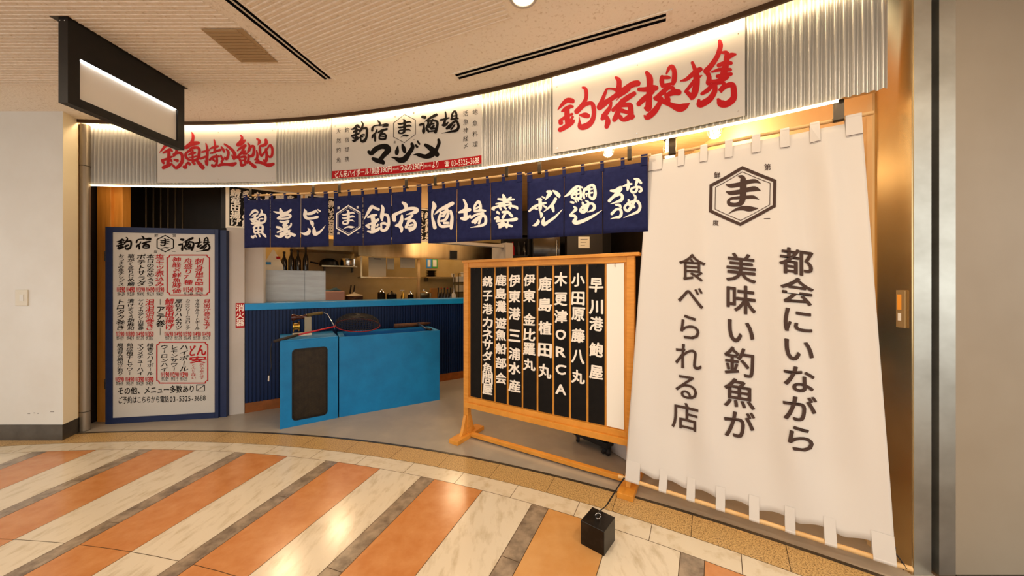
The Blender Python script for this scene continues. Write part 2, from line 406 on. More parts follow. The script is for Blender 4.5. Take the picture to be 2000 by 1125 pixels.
def vent(name, a, b, width, label):
    a = Vector(a); b = Vector(b); d = (b-a); L = d.length; d.normalize(); n = Vector((-d.y, d.x)); mx = (a+b)/2
    T = Thing(name, (mx.x, mx.y, CEIL), label, 'air vent', None)
    R = Matrix(((d.x, n.x, 0, a.x), (d.y, n.y, 0, a.y), (0, 0, 1, CEIL), (0, 0, 0, 1))); w = width/2
    f = MB()
    for y0, y1 in ((-w, -w+.013), (w-.013, w)): f.box(0, L, y0, y1, -.006, -.0005, R)
    for x0, x1 in ((0, .03), (L-.03, L)): f.box(x0, x1, -w+.0132, w-.0132, -.006, -.0005, R)
    T.part(f, 'frame', M['ceilrib'])
    s = MB(); s.box(.03, L-.03, -w+.013, w-.013, -.0052, -.0012, R); T.part(s, 'slot', M['slot'])
    for y in (-.002,):
        k = MB(); k.box(.03, L-.03, y-.0055, y+.0055, -.0075, -.0052, R); T.part(k, 'slat', M['plastic'])
vent('air_vent', (-1.47, 1.50), (-1.285, 2.385), .085, 'long slotted air vent in the ceiling near the black hanging sign')
vent('air_vent', (-.41, 2.345), (.86, 1.80), .085, 'long slotted air vent in the ceiling above the curved fascia')
ap = MB()
for k in range(11):
    y = 1.90+k*.0255; ap.box(-1.75+.0015*k, -1.56+.004*k, y, y+.017, CEIL-.009, CEIL-.0052)
ap.box(-1.76, -1.52, 1.895, 2.18, CEIL-.0052, CEIL-.0048)
tag(ap.build('ceiling_access_panel', mat('darker_tile', '#AE9570', .9)), 'small darker ribbed square panel in the ceiling beside the vent', 'ceiling panel')
for i, (x, y) in enumerate(DOWN):
    T = Thing('downlight', (x, y, CEIL), 'round recessed downlight at the top edge between the two vents' if i == 0 else 'round recessed downlight added to the passage ceiling outside the view', 'ceiling light', 'passage downlights')
    r = MB(); r.lathe([(.064, -.0005), (.072, -.002), (.072, -.006), (.066, -.008), (.058, -.007), (.056, -.0005)], (x, y, CEIL)); T.part(r, 'trim_ring', M['sign'], smooth=40)
    g = MB(); g.lathe([(.056, -.004), (.056, -.0035), (.01, -.0025)], (x, y, CEIL)); T.part(g, 'diffuser', M['lampglass'])

# ------------------------------------------------------------ walls of the passage
lw = MB(); lw.prism([(-8, 2.805), (-3.757, 2.805), (-3.762, 2.82), (-3.815, 2.95), (-8, 2.95)], .13, CEIL); o = lw.build('wall_left', M['white']); struct(o)
lr = MB(); lr.prism([(-3.757, 2.8055), (-3.7555, 2.8055), (-3.812, 2.945), (-3.8145, 2.945)], .13, CEIL); struct(lr.build('trim_5', mat('cream_trim', '#F0E2C2', .5)))
sk = MB(); sk.prism([(-8, 2.80), (-3.754, 2.80), (-3.81, 2.945), (-3.84, 2.99), (-8, 2.99)], -.02, .13); struct(sk.build('baseboard_left', M['skirt']))
ws = MB(); ws.prism([(-3.835, 2.945), (-3.812, 2.945), (-3.83, 2.975), (-3.85, 2.975)], 0, CEIL); struct(ws.build('trim_6', M['gold']))
# scuffs low on the left wall are real dents
sc = MB()
for x, z, w in ((-4.05, .22, .02), (-3.97, .222, .012), (-3.86, .235, .03), (-4.0, .226, .01)): sc.box(x, x+w, 2.8035, 2.806, z, z+.004)
struct(sc.build('trim_7', M['skirt']))
T = Thing('light_switch', (-4.18, 2.80, 1.2), 'small pale switch plate on the white left wall', 'switch')
pl = Plane((-4.18, 2.805, 0), (1, 0)); (u0, v1), (u1, v0) = pl.uv(32, 566), pl.uv(56, 597)
b = MB(); b.box(-4.18+u0, -4.18+u1, 2.797, 2.805, v0, v1); T.part(b, 'plate', M['plastic'], bevel=.002)
b = MB(); b.box(-4.18+(u0*.6+u1*.4), -4.18+(u0*.3+u1*.7), 2.794, 2.797, v0+.04, v1-.04); T.part(b, 'rocker', M['white'])

rw = MB(); rw.box(1.985, 7.0, 1.5, 1.7, -.05, CEIL); struct(rw.build('wall_right', M['greywall']))
rb = MB(); rb.box(1.985, 7.0, 1.494, 1.5, -.02, .003); struct(rb.build('baseboard_right', M['skirt']))
st = MB(); st.box(1.798, 1.876, 1.50, 1.60, -.05, CEIL); struct(st.build('trim_8', M['steel']))
st = MB(); st.box(1.911, 1.985, 1.50, 1.60, -.05, CEIL); struct(st.build('trim_9', M['steel']))
st = MB(); st.box(1.870, 1.92, 1.53, 1.60, -.05, CEIL); struct(st.build('trim_10', M['black']))
st = MB(); st.box(1.790, 1.798, 1.502, 1.69, -.05, 2.9); struct(st.build('trim_11', mat('steel_gold_reflection', '#D6BC8C', .25, 1, var='#C8AC7C', scale=3)))  # steel jamb; reflection of the golden wall is put into its colour
# card plate on the steel jamb
T = Thing('jamb_plate', (1.79, 1.53, 1.2), 'small card holder plate on the steel jamb right of the banner', 'plate')
b = MB(); b.box(1.780, 1.7895, 1.520, 1.555, 1.103, 1.274); T.part(b, 'plate', mat('plate_metal', '#A08458', .4, .4), bevel=.001)
b = MB(); b.box(1.7785, 1.780, 1.533, 1.549, 1.185, 1.255); T.part(b, 'card_window', mat('amber_window', '#E89A3A', .3))
b = MB(); b.box(1.7785, 1.780, 1.534, 1.546, 1.135, 1.17); T.part(b, 'switch', M['opal'])

# ------------------------------------------------------------ shop shell
SH = 2.62
s = MB(); s.box(1.80, 1.98, 1.69, 7.4, 0, 2.83); struct(s.build('wall_shop_right', M['gold']))
s = MB(); s.box(-.2, 1.8, 6.0, 6.12, 0, SH); struct(s.build('wall_back', M['dark']))
s = MB(); s.prism([pol(8.07, a)[:2] for a in range(-8, 37)]+[(1.8, 7.6), (-5.2, 7.6)], SH, SH+.05); struct(s.build('ceiling_shop', M['goldceil']))
s = MB(); s.box(1.778, 1.7985, 1.655, 1.68, 0, CEIL); struct(s.build('trim_18', M['gold']))
s = MB(); s.box(1.77, 1.7995, 2.75, 6.0, 0, 2.37); struct(s.build('trim_12', M['dark']))
T = Thing('door_knob', (1.77, 1.76, .95), 'round steel door knob sticking out right of the banner', 'door knob')
b = MB(); Mr = Matrix.Translation((1.80, 1.735, .95)) @ Matrix.Rotation(-pi/2, 4, 'Y')
b.lathe([(.012, 0), (.012, .02), (.026, .028), (.03, .045), (.022, .058), (.002, .062)], n=20, M=Mr); T.part(b, 'knob', M['chrome'], smooth=50)
# dark partition and bars behind the menu board
s = MB(); s.prism([(-3.95, 3.62), (-3.02, 3.765), (-3.02, 3.825), (-3.95, 3.68)], 0, SH); struct(s.build('wall_left_back', M['dark']))
s = MB(); s.prism([(-4.2, 3.0), (-3.95, 3.0), (-3.95, 3.68), (-4.2, 3.68)], 0, 2.8); struct(s.build('wall_side', M['dark']))
for k in range(6):
    x = -3.60+k*.062; b = MB(); b.tube([(x, 3.30+k*.01, 0.02), (x, 3.30+k*.01, SH-.001)], .0065, 8)
    tag(b.build('metal_bar', M['darkmetal'], smooth=True), 'thin upright metal bar of the dark grille behind the menu board', 'bar', 'grille bars behind the menu board')
b = MB(); b.box(-3.93, -3.80, 3.175, 3.26, 0, 2.3); b.box(-3.80, -3.705, 3.19, 3.26, 0, 2.3); b.box(-3.835, -3.79, 3.168, 3.2, 0, 2.3)
tag(b.build('wooden_post', M['orange'], bevel=.003), 'orange-brown wooden post standing behind the left edge of the menu board', 'post')
T = Thing('steel_column', (-3.80, 2.985, 0), 'narrow grey steel pipe column between the white wall and the wooden post', 'column')
b = MB(); b.tube([(-3.80, 2.985, 0.005), (-3.80, 2.985, 2.72)], .032, 20); T.part(b, 'pipe', mat('grey_pipe', '#8A7D6C', .4, .5), smooth=40)
for z in (.17, 2.35):
    b = MB(); b.tube([(-3.80, 2.985, z), (-3.80, 2.985, z+.006)], .034, 20); T.part(b, 'joint_ring', M['darkmetal'])
b = MB(); b.tube([(-3.875, 3.06, 0.005), (-3.875, 3.06, 2.72)], .012, 10)
for z in (.6, 1.05, 1.5, 2.2, 2.45): b.tube([(-3.875, 3.06, z), (-3.875, 3.06, z+.03)], .019, 10)
tag(b.build('conduit', M['darkmetal'], smooth=40), 'thin dark conduit with couplings squeezed beside the pipe column', 'pipe')

# ------------------------------------------------------------ corrugated fascia
FR = 7.935; ZB, ZT = 2.205, 2.79
f = MB(); A0, A1 = -7.1, 36.1; n = int((A1-A0)/.231); top = []; pts = []
for k in range(n*8+1):
    a = A0+(A1-A0)*k/(n*8); r = FR+.009*cos(2*pi*k/8); pts.append((a, r))
vs = [pol(r, a, ZB) for a, r in pts]+[pol(r, a, ZT) for a, r in pts]; m = len(pts)
f.add(vs, [(i, i+1, m+i+1, m+i) for i in range(m-1)])
struct(f.build('wall_front', M['corr'], smooth=True, solid=0))
b = MB()
for k in range(86):
    a = A0+k*.5; q = [pol(FR+.02, a)[:2], pol(FR+.05, a)[:2], pol(FR+.05, a+.5)[:2], pol(FR+.02, a+.5)[:2]]; b.prism(q, ZB+.01, ZT)
struct(b.build('wall_front_backing', M['gold']))
def strip(name, r, z, a0, a1, w, h, m, label):
    b = MB(); n = int((a1-a0)/.5)
    rg = []
    for k in range(n+1):
        a = a0+(a1-a0)*k/n; rg.append([pol(r-w/2, a, z), pol(r+w/2, a, z), pol(r+w/2, a, z+h), pol(r-w/2, a, z+h)])
    b.loft(rg); return tag(b.build(name, m), label, 'light strip')
strip('led_strip', FR-.045, 2.742, -6.8, 36.0, .010, .008, M['led'], 'glowing warm light strip along the top of the corrugated fascia')
strip('led_strip', FR-.004, 2.189, -7.15, 34.9, .010, .012, M['led2'], 'glowing warm light strip along the bottom edge of the corrugated fascia')

# ------------------------------------------------------------ signs on the fascia
CS = Cyl(FR-.014)
def signboard(x0, x1, yb0, yb1, label, topz=2.765):
    ua, za = CS.uv(x0, yb0); ub, zb = CS.uv(x1, yb1); z0 = (za+zb)/2; b = MB(); n = 24; rg = []
    for k in range(n+1):
        u = ua+(ub-ua)*k/n; rg.append([CS.P(u, z0, 0), CS.P(u, z0, .003), CS.P(u, topz, .003), CS.P(u, topz, 0)])
    b.loft(rg); c = CS.P((ua+ub)/2, z0)
    T = Thing('sign_board', c, label, 'sign'); pn = T.part(b, 'panel', M['sign'])
    for i, u in enumerate((ua+.03, (ua+ub)/2, ub-.03)):
        for z in (z0+.03, topz-.085):
            q = MB(); q.lathe([(.004, 0), (.003, .0015), (.0005, .002)], n=8, M=Matrix.Translation(CS.P(u, z, .003)) @ Matrix.Rotation(-u/CS.R, 4, 'Z') @ Matrix.Rotation(pi/2, 4, 'X'))
            T.part(q, 'screw', M['chrome'], pn)
    return T, ua, ub, z0

def unpack(txt, sc, ox, oy, surf, mb, off=.004, sy=None, wk=1.16):
    """brush strokes written as x,y,width knots of a magnified view of the lettering"""
    for i, q in enumerate(txt.replace('\n', '').split('|')):
        k = [tuple(float(v) for v in p.split(',')) for p in q.split(';') if p.strip()]
        stroke(mb, surf, [(ox+a/sc, oy+b/(sy or sc), c*2/(sc+(sy or sc))*wk) for a, b, c in k], off+.00005*(i % 12), n=4)
SC1 = """85,680,10;150,600,50;250,510,75;340,520,80;350,530,60|160,700,30;220,670,75;300,620,60;345,620,45|250,680,80;250,780,85;260,880,85;265,950,80|130,860,50;140,900,75;150,905,60|120,870,40;180,830,50;250,790,50;340,750,40|350,800,40;320,860,40;300,890,20|130,1025,75;200,990,75;290,930,80;350,890,60;375,860,30|530,285,40;575,310,55;590,400,60;575,500,60;500,620,75;420,705,80|460,680,60;560,590,60;680,560,65;720,660,70;715,800,70;660,910,85;560,970,95;480,970,80;470,880,35;462,800,12|475,770,30;560,770,85;610,780,80|
1110,110,45;1160,160,75;1165,250,80;1150,350,90;1130,410,60|820,630,90;870,500,60;920,380,50;955,310,35;1060,310,40;1120,330,60|820,640,80;900,570,90;1000,500,75;1120,420,80;1250,320,80;1400,230,95;1490,210,95|1110,520,8;1170,450,25;1260,370,60;1330,310,70|1025,545,40;1000,640,60;930,740,80;870,830,60|900,780,90;960,840,75;965,900,85;945,970,70|1060,680,60;1150,590,60;1290,480,85;1430,390,70|1230,520,90;1160,650,70;1130,760,90;1080,850,70|1210,600,60;1300,590,70;1360,600,80;1370,700,85;1380,800,85;1410,790,60|1210,690,70;1280,710,60;1350,730,60|1180,800,70;1230,850,60;1300,830,80;1360,790,90"""
SC2 = """235,440,45;275,520,80;275,650,75;265,800,75;255,930,80;215,925,40|130,670,50;220,670,60;300,650,75;360,650,65|125,870,60;180,815,65;250,760,65;330,700,30|445,500,50;440,560,60;450,620,50|505,455,22;540,380,45;585,360,55;615,440,60;610,540,65;595,590,50|450,505,45;520,505,45;550,510,30|450,620,50;530,600,35;600,590,40|350,790,40;440,720,60;520,650,55;590,650,45;610,660,30|500,740,50;520,810,70;515,860,60|510,750,50;600,710,75;670,710,75|430,800,60;400,880,60;330,980,75;240,1050,70;200,1030,20|350,790,50;450,830,60;560,880,60;680,925,95;760,900,75;820,860,12|
860,305,40;890,380,50;915,470,75;915,600,80;890,720,80;855,790,50;840,770,50|695,555,15;780,530,45;880,450,60;960,400,65;975,395,50|770,700,40;850,600,45;920,520,50;990,480,15|775,700,40;820,740,60;860,780,60|1235,10,45;1245,80,60;1200,220,60;1120,340,65;1050,420,75|1060,430,60;1090,500,60;1080,580,65|1270,165,35;1330,175,60;1330,260,70;1310,370,80;1280,480,80|1330,230,70;1400,200,60;1450,190,30|1220,340,50;1300,310,50;1390,310,45|1130,430,25;1230,400,45;1300,400,50;1380,400,45|1200,490,40;1290,480,60;1390,460,45|1090,560,45;1180,555,40;1280,530,60;1340,500,50|990,730,40;1070,680,55;1150,600,50;1250,580,40;1300,590,40;1250,680,60;1240,690,50;1330,620,60;1410,610,70;1430,700,75;1420,800,80;1330,870,80;1250,860,90;1215,810,40|1170,620,60;1165,700,65;1100,800,75;1010,860,80;955,880,70;950,820,40"""
SA1 = """95,600,15;170,520,50;250,430,70;340,430,70;380,480,30|185,610,40;280,560,60;350,530,60;400,570,40|320,570,70;320,700,75;300,850,75;290,930,60|150,790,45;240,770,55;330,740,50;400,700,40|165,810,60;195,860,60|370,790,60;390,820,40|190,970,80;280,930,80;370,890,60;400,890,40|520,420,50;510,560,60;480,640,60;440,690,40|440,650,60;530,610,60;610,620,60;650,700,70;640,830,75;570,930,80;490,980,60;430,920,50|460,780,50;530,800,70|
880,110,20;910,190,60;905,290,65;860,380,80;770,460,90;720,480,70|850,420,80;950,380,90;1040,370,70|830,560,60;880,500,60;1000,480,60;1060,520,60;1055,640,65;1030,750,70;940,800,60|810,560,50;730,640,60;760,740,60;850,790,50;960,790,50|800,660,30;880,620,60;960,610,50|900,560,45;900,740,50|820,720,30;900,720,40;990,690,30|690,950,65;730,970,70;740,910,50;790,850,50;830,890,60|900,840,50;945,880,55|990,790,50;1070,880,80;1150,970,90|
1225,380,25;1250,470,50;1260,600,60;1250,750,65;1245,910,55;1200,800,20|1130,590,40;1210,570,45;1310,540,40|1100,750,50;1180,720,50;1280,670,30|1320,780,50;1400,720,60;1460,700,50|1400,780,40;1440,810,50|1330,620,35;1420,600,40;1460,590,40|1360,490,30;1440,480,45"""
SA2 = """50,240,30;70,330,50;80,430,60;60,540,55|-50,470,30;0,450,50;80,430,60;150,410,50|0,590,40;90,540,50;210,505,60|0,700,60;90,680,50;180,670,50|110,640,50;125,760,60;110,870,60;50,930,60;0,900,60|240,430,40;290,500,60;310,550,50|230,650,40;260,720,55;300,740,40;250,800,60;270,850,40|170,910,60;260,880,70;400,880,65;540,880,90;610,850,60|320,355,40;430,430,60;540,530,70;590,640,80;570,740,60;510,640,30|370,490,40;420,560,60;410,660,60;370,740,70;320,690,30|
740,130,35;775,190,60;750,280,80;670,370,90|690,380,70;780,330,80;850,260,50|660,520,40;730,460,60;850,400,70;870,400,50|830,450,50;760,570,60;650,700,60|850,540,50;800,600,50;890,600,50|690,700,50;740,800,60;760,900,70;860,880,50|750,690,50;860,680,60;850,760,60;850,830,50|770,780,40;850,770,40|925,330,30;970,400,50;960,490,70;930,560,50|960,520,60;1010,420,60;1080,420,60;1080,560,70;1050,650,70;980,670,60|940,640,50;940,750,60;910,840,60;880,800,30|950,810,60;1030,880,70;1110,950,80;1100,980,20|
1160,220,40;1215,260,60;1220,310,70;1180,380,15|1390,250,70;1400,330,80;1330,390,70;1240,410,50;1235,500,60;1245,600,60;1280,660,50;1340,580,50;1430,470,45;1500,380,50;1550,450,60;1560,560,60;1540,660,60;1490,690,50;1450,650,30|1390,490,60;1410,600,60;1410,720,70;1380,810,70;1330,770,40|1150,520,30;1170,620,55;1160,720,60;1110,760,40|1150,740,70;1200,800,60;1140,830,50|1130,830,50;1250,830,70;1370,880,65;1470,900,90;1580,870,70"""
SB1 = """70,420,20;130,400,45;180,350,55;215,380,40|110,470,30;160,440,40;210,430,30|165,400,40;160,500,45;150,600,45|70,550,35;130,530,40;210,500,35|100,580,35;120,590,30|185,570,30;200,590,25|85,630,20;120,640,50;180,600,45;220,580,25|260,275,20;290,320,35;270,390,45;230,460,40|230,440,35;300,400,35;355,400,45;365,480,45;350,590,45;310,640,60;260,650,40;250,600,25;245,540,25;310,520,30;310,540,20|240,560,25;280,560,35|
575,260,25;610,300,40;610,340,40|465,440,45;475,390,40;520,350,25;640,340,25;720,330,45;760,345,50;660,370,12|555,430,30;530,490,35;480,540,45;465,580,30|510,520,40;520,580,45;520,640,35|580,480,30;650,440,40;745,415,40|660,460,45;610,540,40;600,600,30|620,510,30;690,510,40;725,540,40;715,600,40|630,550,30;690,560,25|600,600,30;660,610,35;720,600,35|
400,850,60;450,880,80;530,800,95;640,750,90;740,760,110;770,820,110;700,900,90;620,990,70;570,1020,40|480,980,60;540,1010,85;650,1040,90;675,1060,70|955,740,20;940,830,75;935,880,70|1045,720,45;1065,780,75;1085,850,60|1225,700,60;1235,770,75;1160,890,85;1080,990,110;990,1010,100;900,970,50;830,955,12"""
SB2 = """550,700,35;585,750,35|510,770,35;540,800,50|640,230,50;690,240,60|590,385,40;640,370,50|675,340,15;670,430,40;665,500,65;665,530,50|690,320,15;780,260,40;870,210,55;910,190,50|760,300,35;750,380,45;720,450,45;760,510,45|740,320,30;850,300,40;925,330,45;920,430,50;890,520,60|840,280,30;800,370,40;770,430,35|770,380,30;860,360,30|860,400,40;800,460,40;880,450,35|770,510,30;870,500,35|
1080,140,30;1090,230,40;1070,310,45;1050,390,60|980,290,30;1050,280,40;1150,250,25|1030,390,40;1080,390,45;1130,340,30|1200,260,35;1210,180,35;1260,120,35;1290,180,40;1290,260,40|1200,220,25;1280,210,25|1190,280,35;1320,260,35|1110,450,50;1170,390,45;1280,310,45;1320,360,45;1330,430,50;1290,490,55;1200,510,40;1100,530,20;1010,545,8|1150,450,35;1220,370,30|1190,470,35;1260,380,30|
950,670,50;960,730,60;930,810,60;880,900,85;800,960,110;700,990,80;580,960,70;520,950,35;460,960,10|700,770,60;780,820,90;860,890,110;920,950,90"""
SN1 = """100,360,15;170,280,60;230,250,60;290,290,40|160,380,30;220,350,50;280,330,40|225,350,50;220,450,60;210,540,60|110,450,30;200,450,50;300,410,40|140,470,45;170,510,40|260,480,40;290,500,40|140,550,30;200,560,45;300,510,45|360,230,30;380,280,50;360,340,60;320,380,45|330,370,45;420,340,50;460,380,50;455,480,50;400,530,55;330,530,50;330,450,30;400,440,40|
180,650,15;230,610,45;300,560,45;340,600,30|230,620,45;340,590,50;400,620,50;390,760,50|215,640,45;215,740,50;250,780,40|310,600,40;300,780,40|230,700,30;380,690,30|230,765,35;390,755,35|150,850,50;190,870,60;215,830,30|240,820,30;265,860,30|320,800,35;345,850,35|400,780,50;450,830,55;470,860,30|
650,275,20;740,300,50;860,310,60;970,290,60;1040,240,55|800,220,50;820,290,90;830,350,90|740,430,50;800,390,60;900,360,60;1010,350,60;1040,390,50;960,430,50;850,440,50;750,440,40|790,500,40;880,520,60;990,490,55;900,560,70;870,600,60;960,600,40|
720,630,50;780,650,70;840,680,50|1050,550,40;1040,600,45;970,650,50;880,680,60;730,750,35|870,640,40;920,680,80;960,740,60|690,830,30;780,850,60;860,790,90;940,700,60|800,790,60;920,750,60;1010,710,40|960,720,50;1040,780,60;1130,820,75|920,810,40;1000,790,45;1030,830,40;960,870,50;910,850,40|
1355,220,20;1380,290,90;1370,370,80;1420,430,70;1540,430,60;1650,400,65|1440,330,60;1530,310,75;1610,270,60|1620,245,30;1660,300,30|1660,230,30;1710,265,40|1480,480,15;1530,530,85;1550,600,50;1550,635,15|1270,760,8;1360,790,60;1440,770,95;1470,710,75;1440,655,15|1580,635,25;1580,700,75;1600,790,90;1680,760,60;1760,680,35;1825,590,8"""
SN2 = """680,490,10;760,360,60;850,220,85;900,230,60;1000,270,60|770,440,40;860,410,70;950,390,50|870,430,90;900,560,100;880,700,90|990,490,60;920,560,60|730,620,40;820,590,55;920,560,60|760,640,50;800,660,60|990,600,40;970,640,40|770,740,40;870,760,70;980,710,75;1020,670,40|1070,190,40;1095,250,70;1080,360,85;1070,440,80;1075,505,40|1120,380,60;1190,400,65;1220,500,60;1210,620,70;1150,710,70;1070,720,60;1060,640,40;1060,580,50;1130,570,60;1180,600,50|
1520,120,50;1580,170,90;1600,240,80|1340,500,80;1330,410,90;1370,370,70;1500,310,60;1620,260,70;1760,250,75;1830,280,90;1780,330,80;1590,385,10|1500,400,50;1490,500,80;1450,590,85;1380,620,60|1450,620,80;1490,680,75;1485,750,45|1570,480,40;1650,460,60;1730,400,60|1680,440,80;1640,550,70;1590,650,70|1650,540,50;1740,510,60;1795,570,65;1780,660,75;1680,720,70|1660,620,40;1740,600,40|1640,680,50;1740,660,50"""
SN3 = """120,270,50;145,350,95;110,430,60;95,550,40;120,660,70;150,780,85|150,510,20;250,430,60;400,350,85;520,290,80|480,450,60;510,560,65;500,700,80;490,800,60|280,470,40;250,560,50;230,670,60;290,760,60;440,750,60|400,400,60;360,500,50;330,560,40|270,500,40;420,440,70|430,500,60;390,600,60;330,640,50;280,650,40|350,690,60;430,690,50|260,560,40;330,540,50|
750,215,40;800,320,60;790,430,80;790,560,80|660,475,40;770,440,90;870,420,70|710,600,60;790,600,85;880,540,40|975,450,50;970,350,50;1050,250,60;1090,330,60;1090,430,60|1000,390,40;1090,350,40|1000,450,50;1090,430,60;1190,440,40|900,580,50;1000,520,50;1140,490,60|930,670,60;1050,580,60;1170,540,60;1200,620,60;1180,710,60;1080,750,50;970,770,25;885,785,8|980,690,50;1080,570,40|1060,700,50;1110,560,40|
1560,120,50;1590,200,80;1580,270,60|1460,200,45;1600,220,60;1780,210,40|1720,165,40;1600,260,60;1450,350,50;1340,390,60;1370,420,40|1410,300,30;1540,280,40;1700,270,40;1720,350,50|1580,300,50;1590,360,60|1500,350,50;1700,310,40|1490,370,50;1520,420,40|1590,370,50;1620,400,40|1690,370,50;1710,400,30|1720,340,50;1830,370,60;1850,400,40|
1440,470,60;1480,500,40|1390,600,50;1450,570,50;1460,610,50;1430,650,60|1430,650,60;1600,640,50;1750,630,70;1830,610,70|1550,470,50;1660,470,60;1740,550,60|1620,480,50;1560,580,60|1460,720,50;1540,700,50;1480,780,60;1600,730,60;1740,760,50|1540,670,50;1600,720,60;1640,780,50|1660,680,40;1650,740,50"""
SN4 = """460,355,60;520,370,80;470,440,70;405,530,10|570,335,30;620,370,70;680,430,80;690,460,40|620,500,65;580,580,60;490,670,45;380,755,12|550,600,50;565,680,70;580,745,45|250,510,30;300,510,60;315,600,75;310,700,70;300,725,40|90,740,40;190,660,60;300,610,50;420,580,45|210,690,40;250,700,40|370,630,30;430,670,50|320,485,25;345,520,20|350,455,30;390,475,35|310,755,30;340,810,65;330,870,30|160,1030,15;230,1010,70;280,950,60;265,920,30|390,870,30;370,950,70;390,1010,70;480,950,60;600,870,50;690,780,30;755,710,8|
790,455,10;880,400,60;970,310,70;1050,250,50;1150,270,35|1040,260,50;980,330,40|1100,290,40;1120,380,50;1110,470,60;1000,490,50;940,440,50;1040,330,45;1110,310,40|1040,350,30;1030,470,35|970,420,30;1110,380,35|920,560,40;970,570,50|1010,530,35;1030,560,30|1060,510,35;1070,540,25|1100,500,35;1140,520,30|1195,300,50;1175,400,55;1190,490,35|1190,320,50;1290,240,50;1370,230,60;1405,330,60;1400,440,70;1360,500,60;1300,460,50|1290,250,50;1290,440,45|1220,320,30;1350,300,35|1220,400,30;1350,370,35|1230,390,30;1240,440,25|
1155,570,45;1190,660,70;1230,730,60|1220,535,30;1270,570,50;1250,660,60;1180,750,80;1110,730,60;1150,660,50;1240,610,50;1340,590,50;1390,640,60;1370,710,60;1250,765,8|980,650,30;1020,700,70;950,770,40;900,830,40;980,830,60;1020,880,60;980,950,75;1040,970,80;1200,920,70;1380,830,50;1540,725,8"""
SN5 = """570,220,25;590,290,60;580,370,70;570,420,45|480,350,25;570,320,60;650,300,40|710,200,40;780,220,70;840,280,50|760,250,60;740,320,50;760,380,50;740,450,50;670,470,50;640,410,50;720,365,40;820,370,50;850,430,50;810,455,50|
235,440,40;330,440,70;440,380,80;380,470,80;290,560,60;210,640,70|300,560,50;420,510,60;470,560,60;440,630,70;340,670,40;230,705,8|340,720,40;410,730,60;440,770,40|260,900,60;340,820,50;420,810,60;450,880,60;420,960,60;330,975,40;230,1005,8|
590,620,40;620,720,70;700,760,60|690,515,30;730,560,50;710,640,50;640,770,70;570,840,60;510,780,50;580,690,50;680,650,50;770,650,60;820,740,60;790,840,60;700,890,50;580,940,25;495,980,8"""
TA, *_ = signboard(308, 539, 357, 354, 'white sign with six red brush characters at the left end of the fascia')
mb = MB(); unpack(SA1, 12.5, 305, 250, CS, mb); unpack(SA2, 13.24, 415, 255, CS, mb)
TA.part(mb, 'lettering', M['red'], label='red brush lettering')
TC, *_ = signboard(1080, 1455, 298, 228, 'largest white sign with four big red brush characters above the white banner')
mb = MB(); unpack(SC1, 9, 1080, 140, CS, mb); unpack(SC2, 7.03, 1230, 80, CS, mb)
TC.part(mb, 'lettering', M['red'], label='red brush lettering')

TB, ua, ub, z0 = signboard(649, 941, 349, 320, 'middle white sign with black brush characters, hexagon crest and red price band')
mb = MB(); n = 24; rg = []
zr = CS.uv(649, 334.4)[1]
for k in range(n+1):
    u = ua+(ub-ua)*k/n; rg.append([CS.P(u, z0, .0032), CS.P(u, z0, .0036), CS.P(u, zr, .0036), CS.P(u, zr, .0032)])
mb.loft(rg); TB.part(mb, 'price_band', M['red'], label='red band along the bottom of the sign')
mb = MB()
line(mb, CS, 'どん安ハイボール/刺身390円', (654.4, 341.5), (766, 329.5), .062, wt=.012, off=.0045)
line(mb, CS, '(税込429円)', (767, 331), (780, 329.5), .022, off=.0045)
line(mb, CS, 'つまみ290円', (781, 328.5), (828, 323), .064, wt=.012, off=.0045)
line(mb, CS, '(税込319円)', (829, 325), (843, 323.3), .022, off=.0045)
line(mb, CS, 'より', (844, 322), (858, 320), .064, wt=.012, off=.0045)
gbox(mb, CS, '☎', 869, 314.5, 878, 325.5, wt=.02, wob=0, off=.0045)
line(mb, CS, '03-5325-3688', (882, 319), (937, 312.5), .064, wt=.01, off=.0045)
TB.part(mb, 'price_lettering', M['whitelet'], label='white price and phone lettering')
mb = MB()
for t_, x, ys in (('天然釣魚', 662, (256, 275, 293.4, 313)), ('釣宿提携', 678.4, (254, 273.6, 292.4, 311)), ('活魚神経〆', 910, (222, 238.4, 255, 271, 285.4)), ('地魚料理', 928.4, (219, 241, 262, 282))):
    for ch, y in zip(t_, ys): gem(mb, CS, ch, x, y, .047)
unpack(SB1, 9.786, 680, 210, CS, mb, wk=1.05); unpack(SB2, 9.786, 760, 205, CS, mb, wk=1.05)
ribbon(mb, CS, hexa(CS, 769, 224, 812, 279), .0045, closed=True)
ma(mb, CS, 777, 233, 805, 262, wave=(783, 262, 799, 269))
for ch, x, y in (('鮮', 772, 228), ('第', 808.5, 221), ('度', 771.5, 278), ('一', 809, 273)): gem(mb, CS, ch, x, y, .022)
TB.part(mb, 'lettering', M['ink'], label='black brush lettering and hexagon crest')

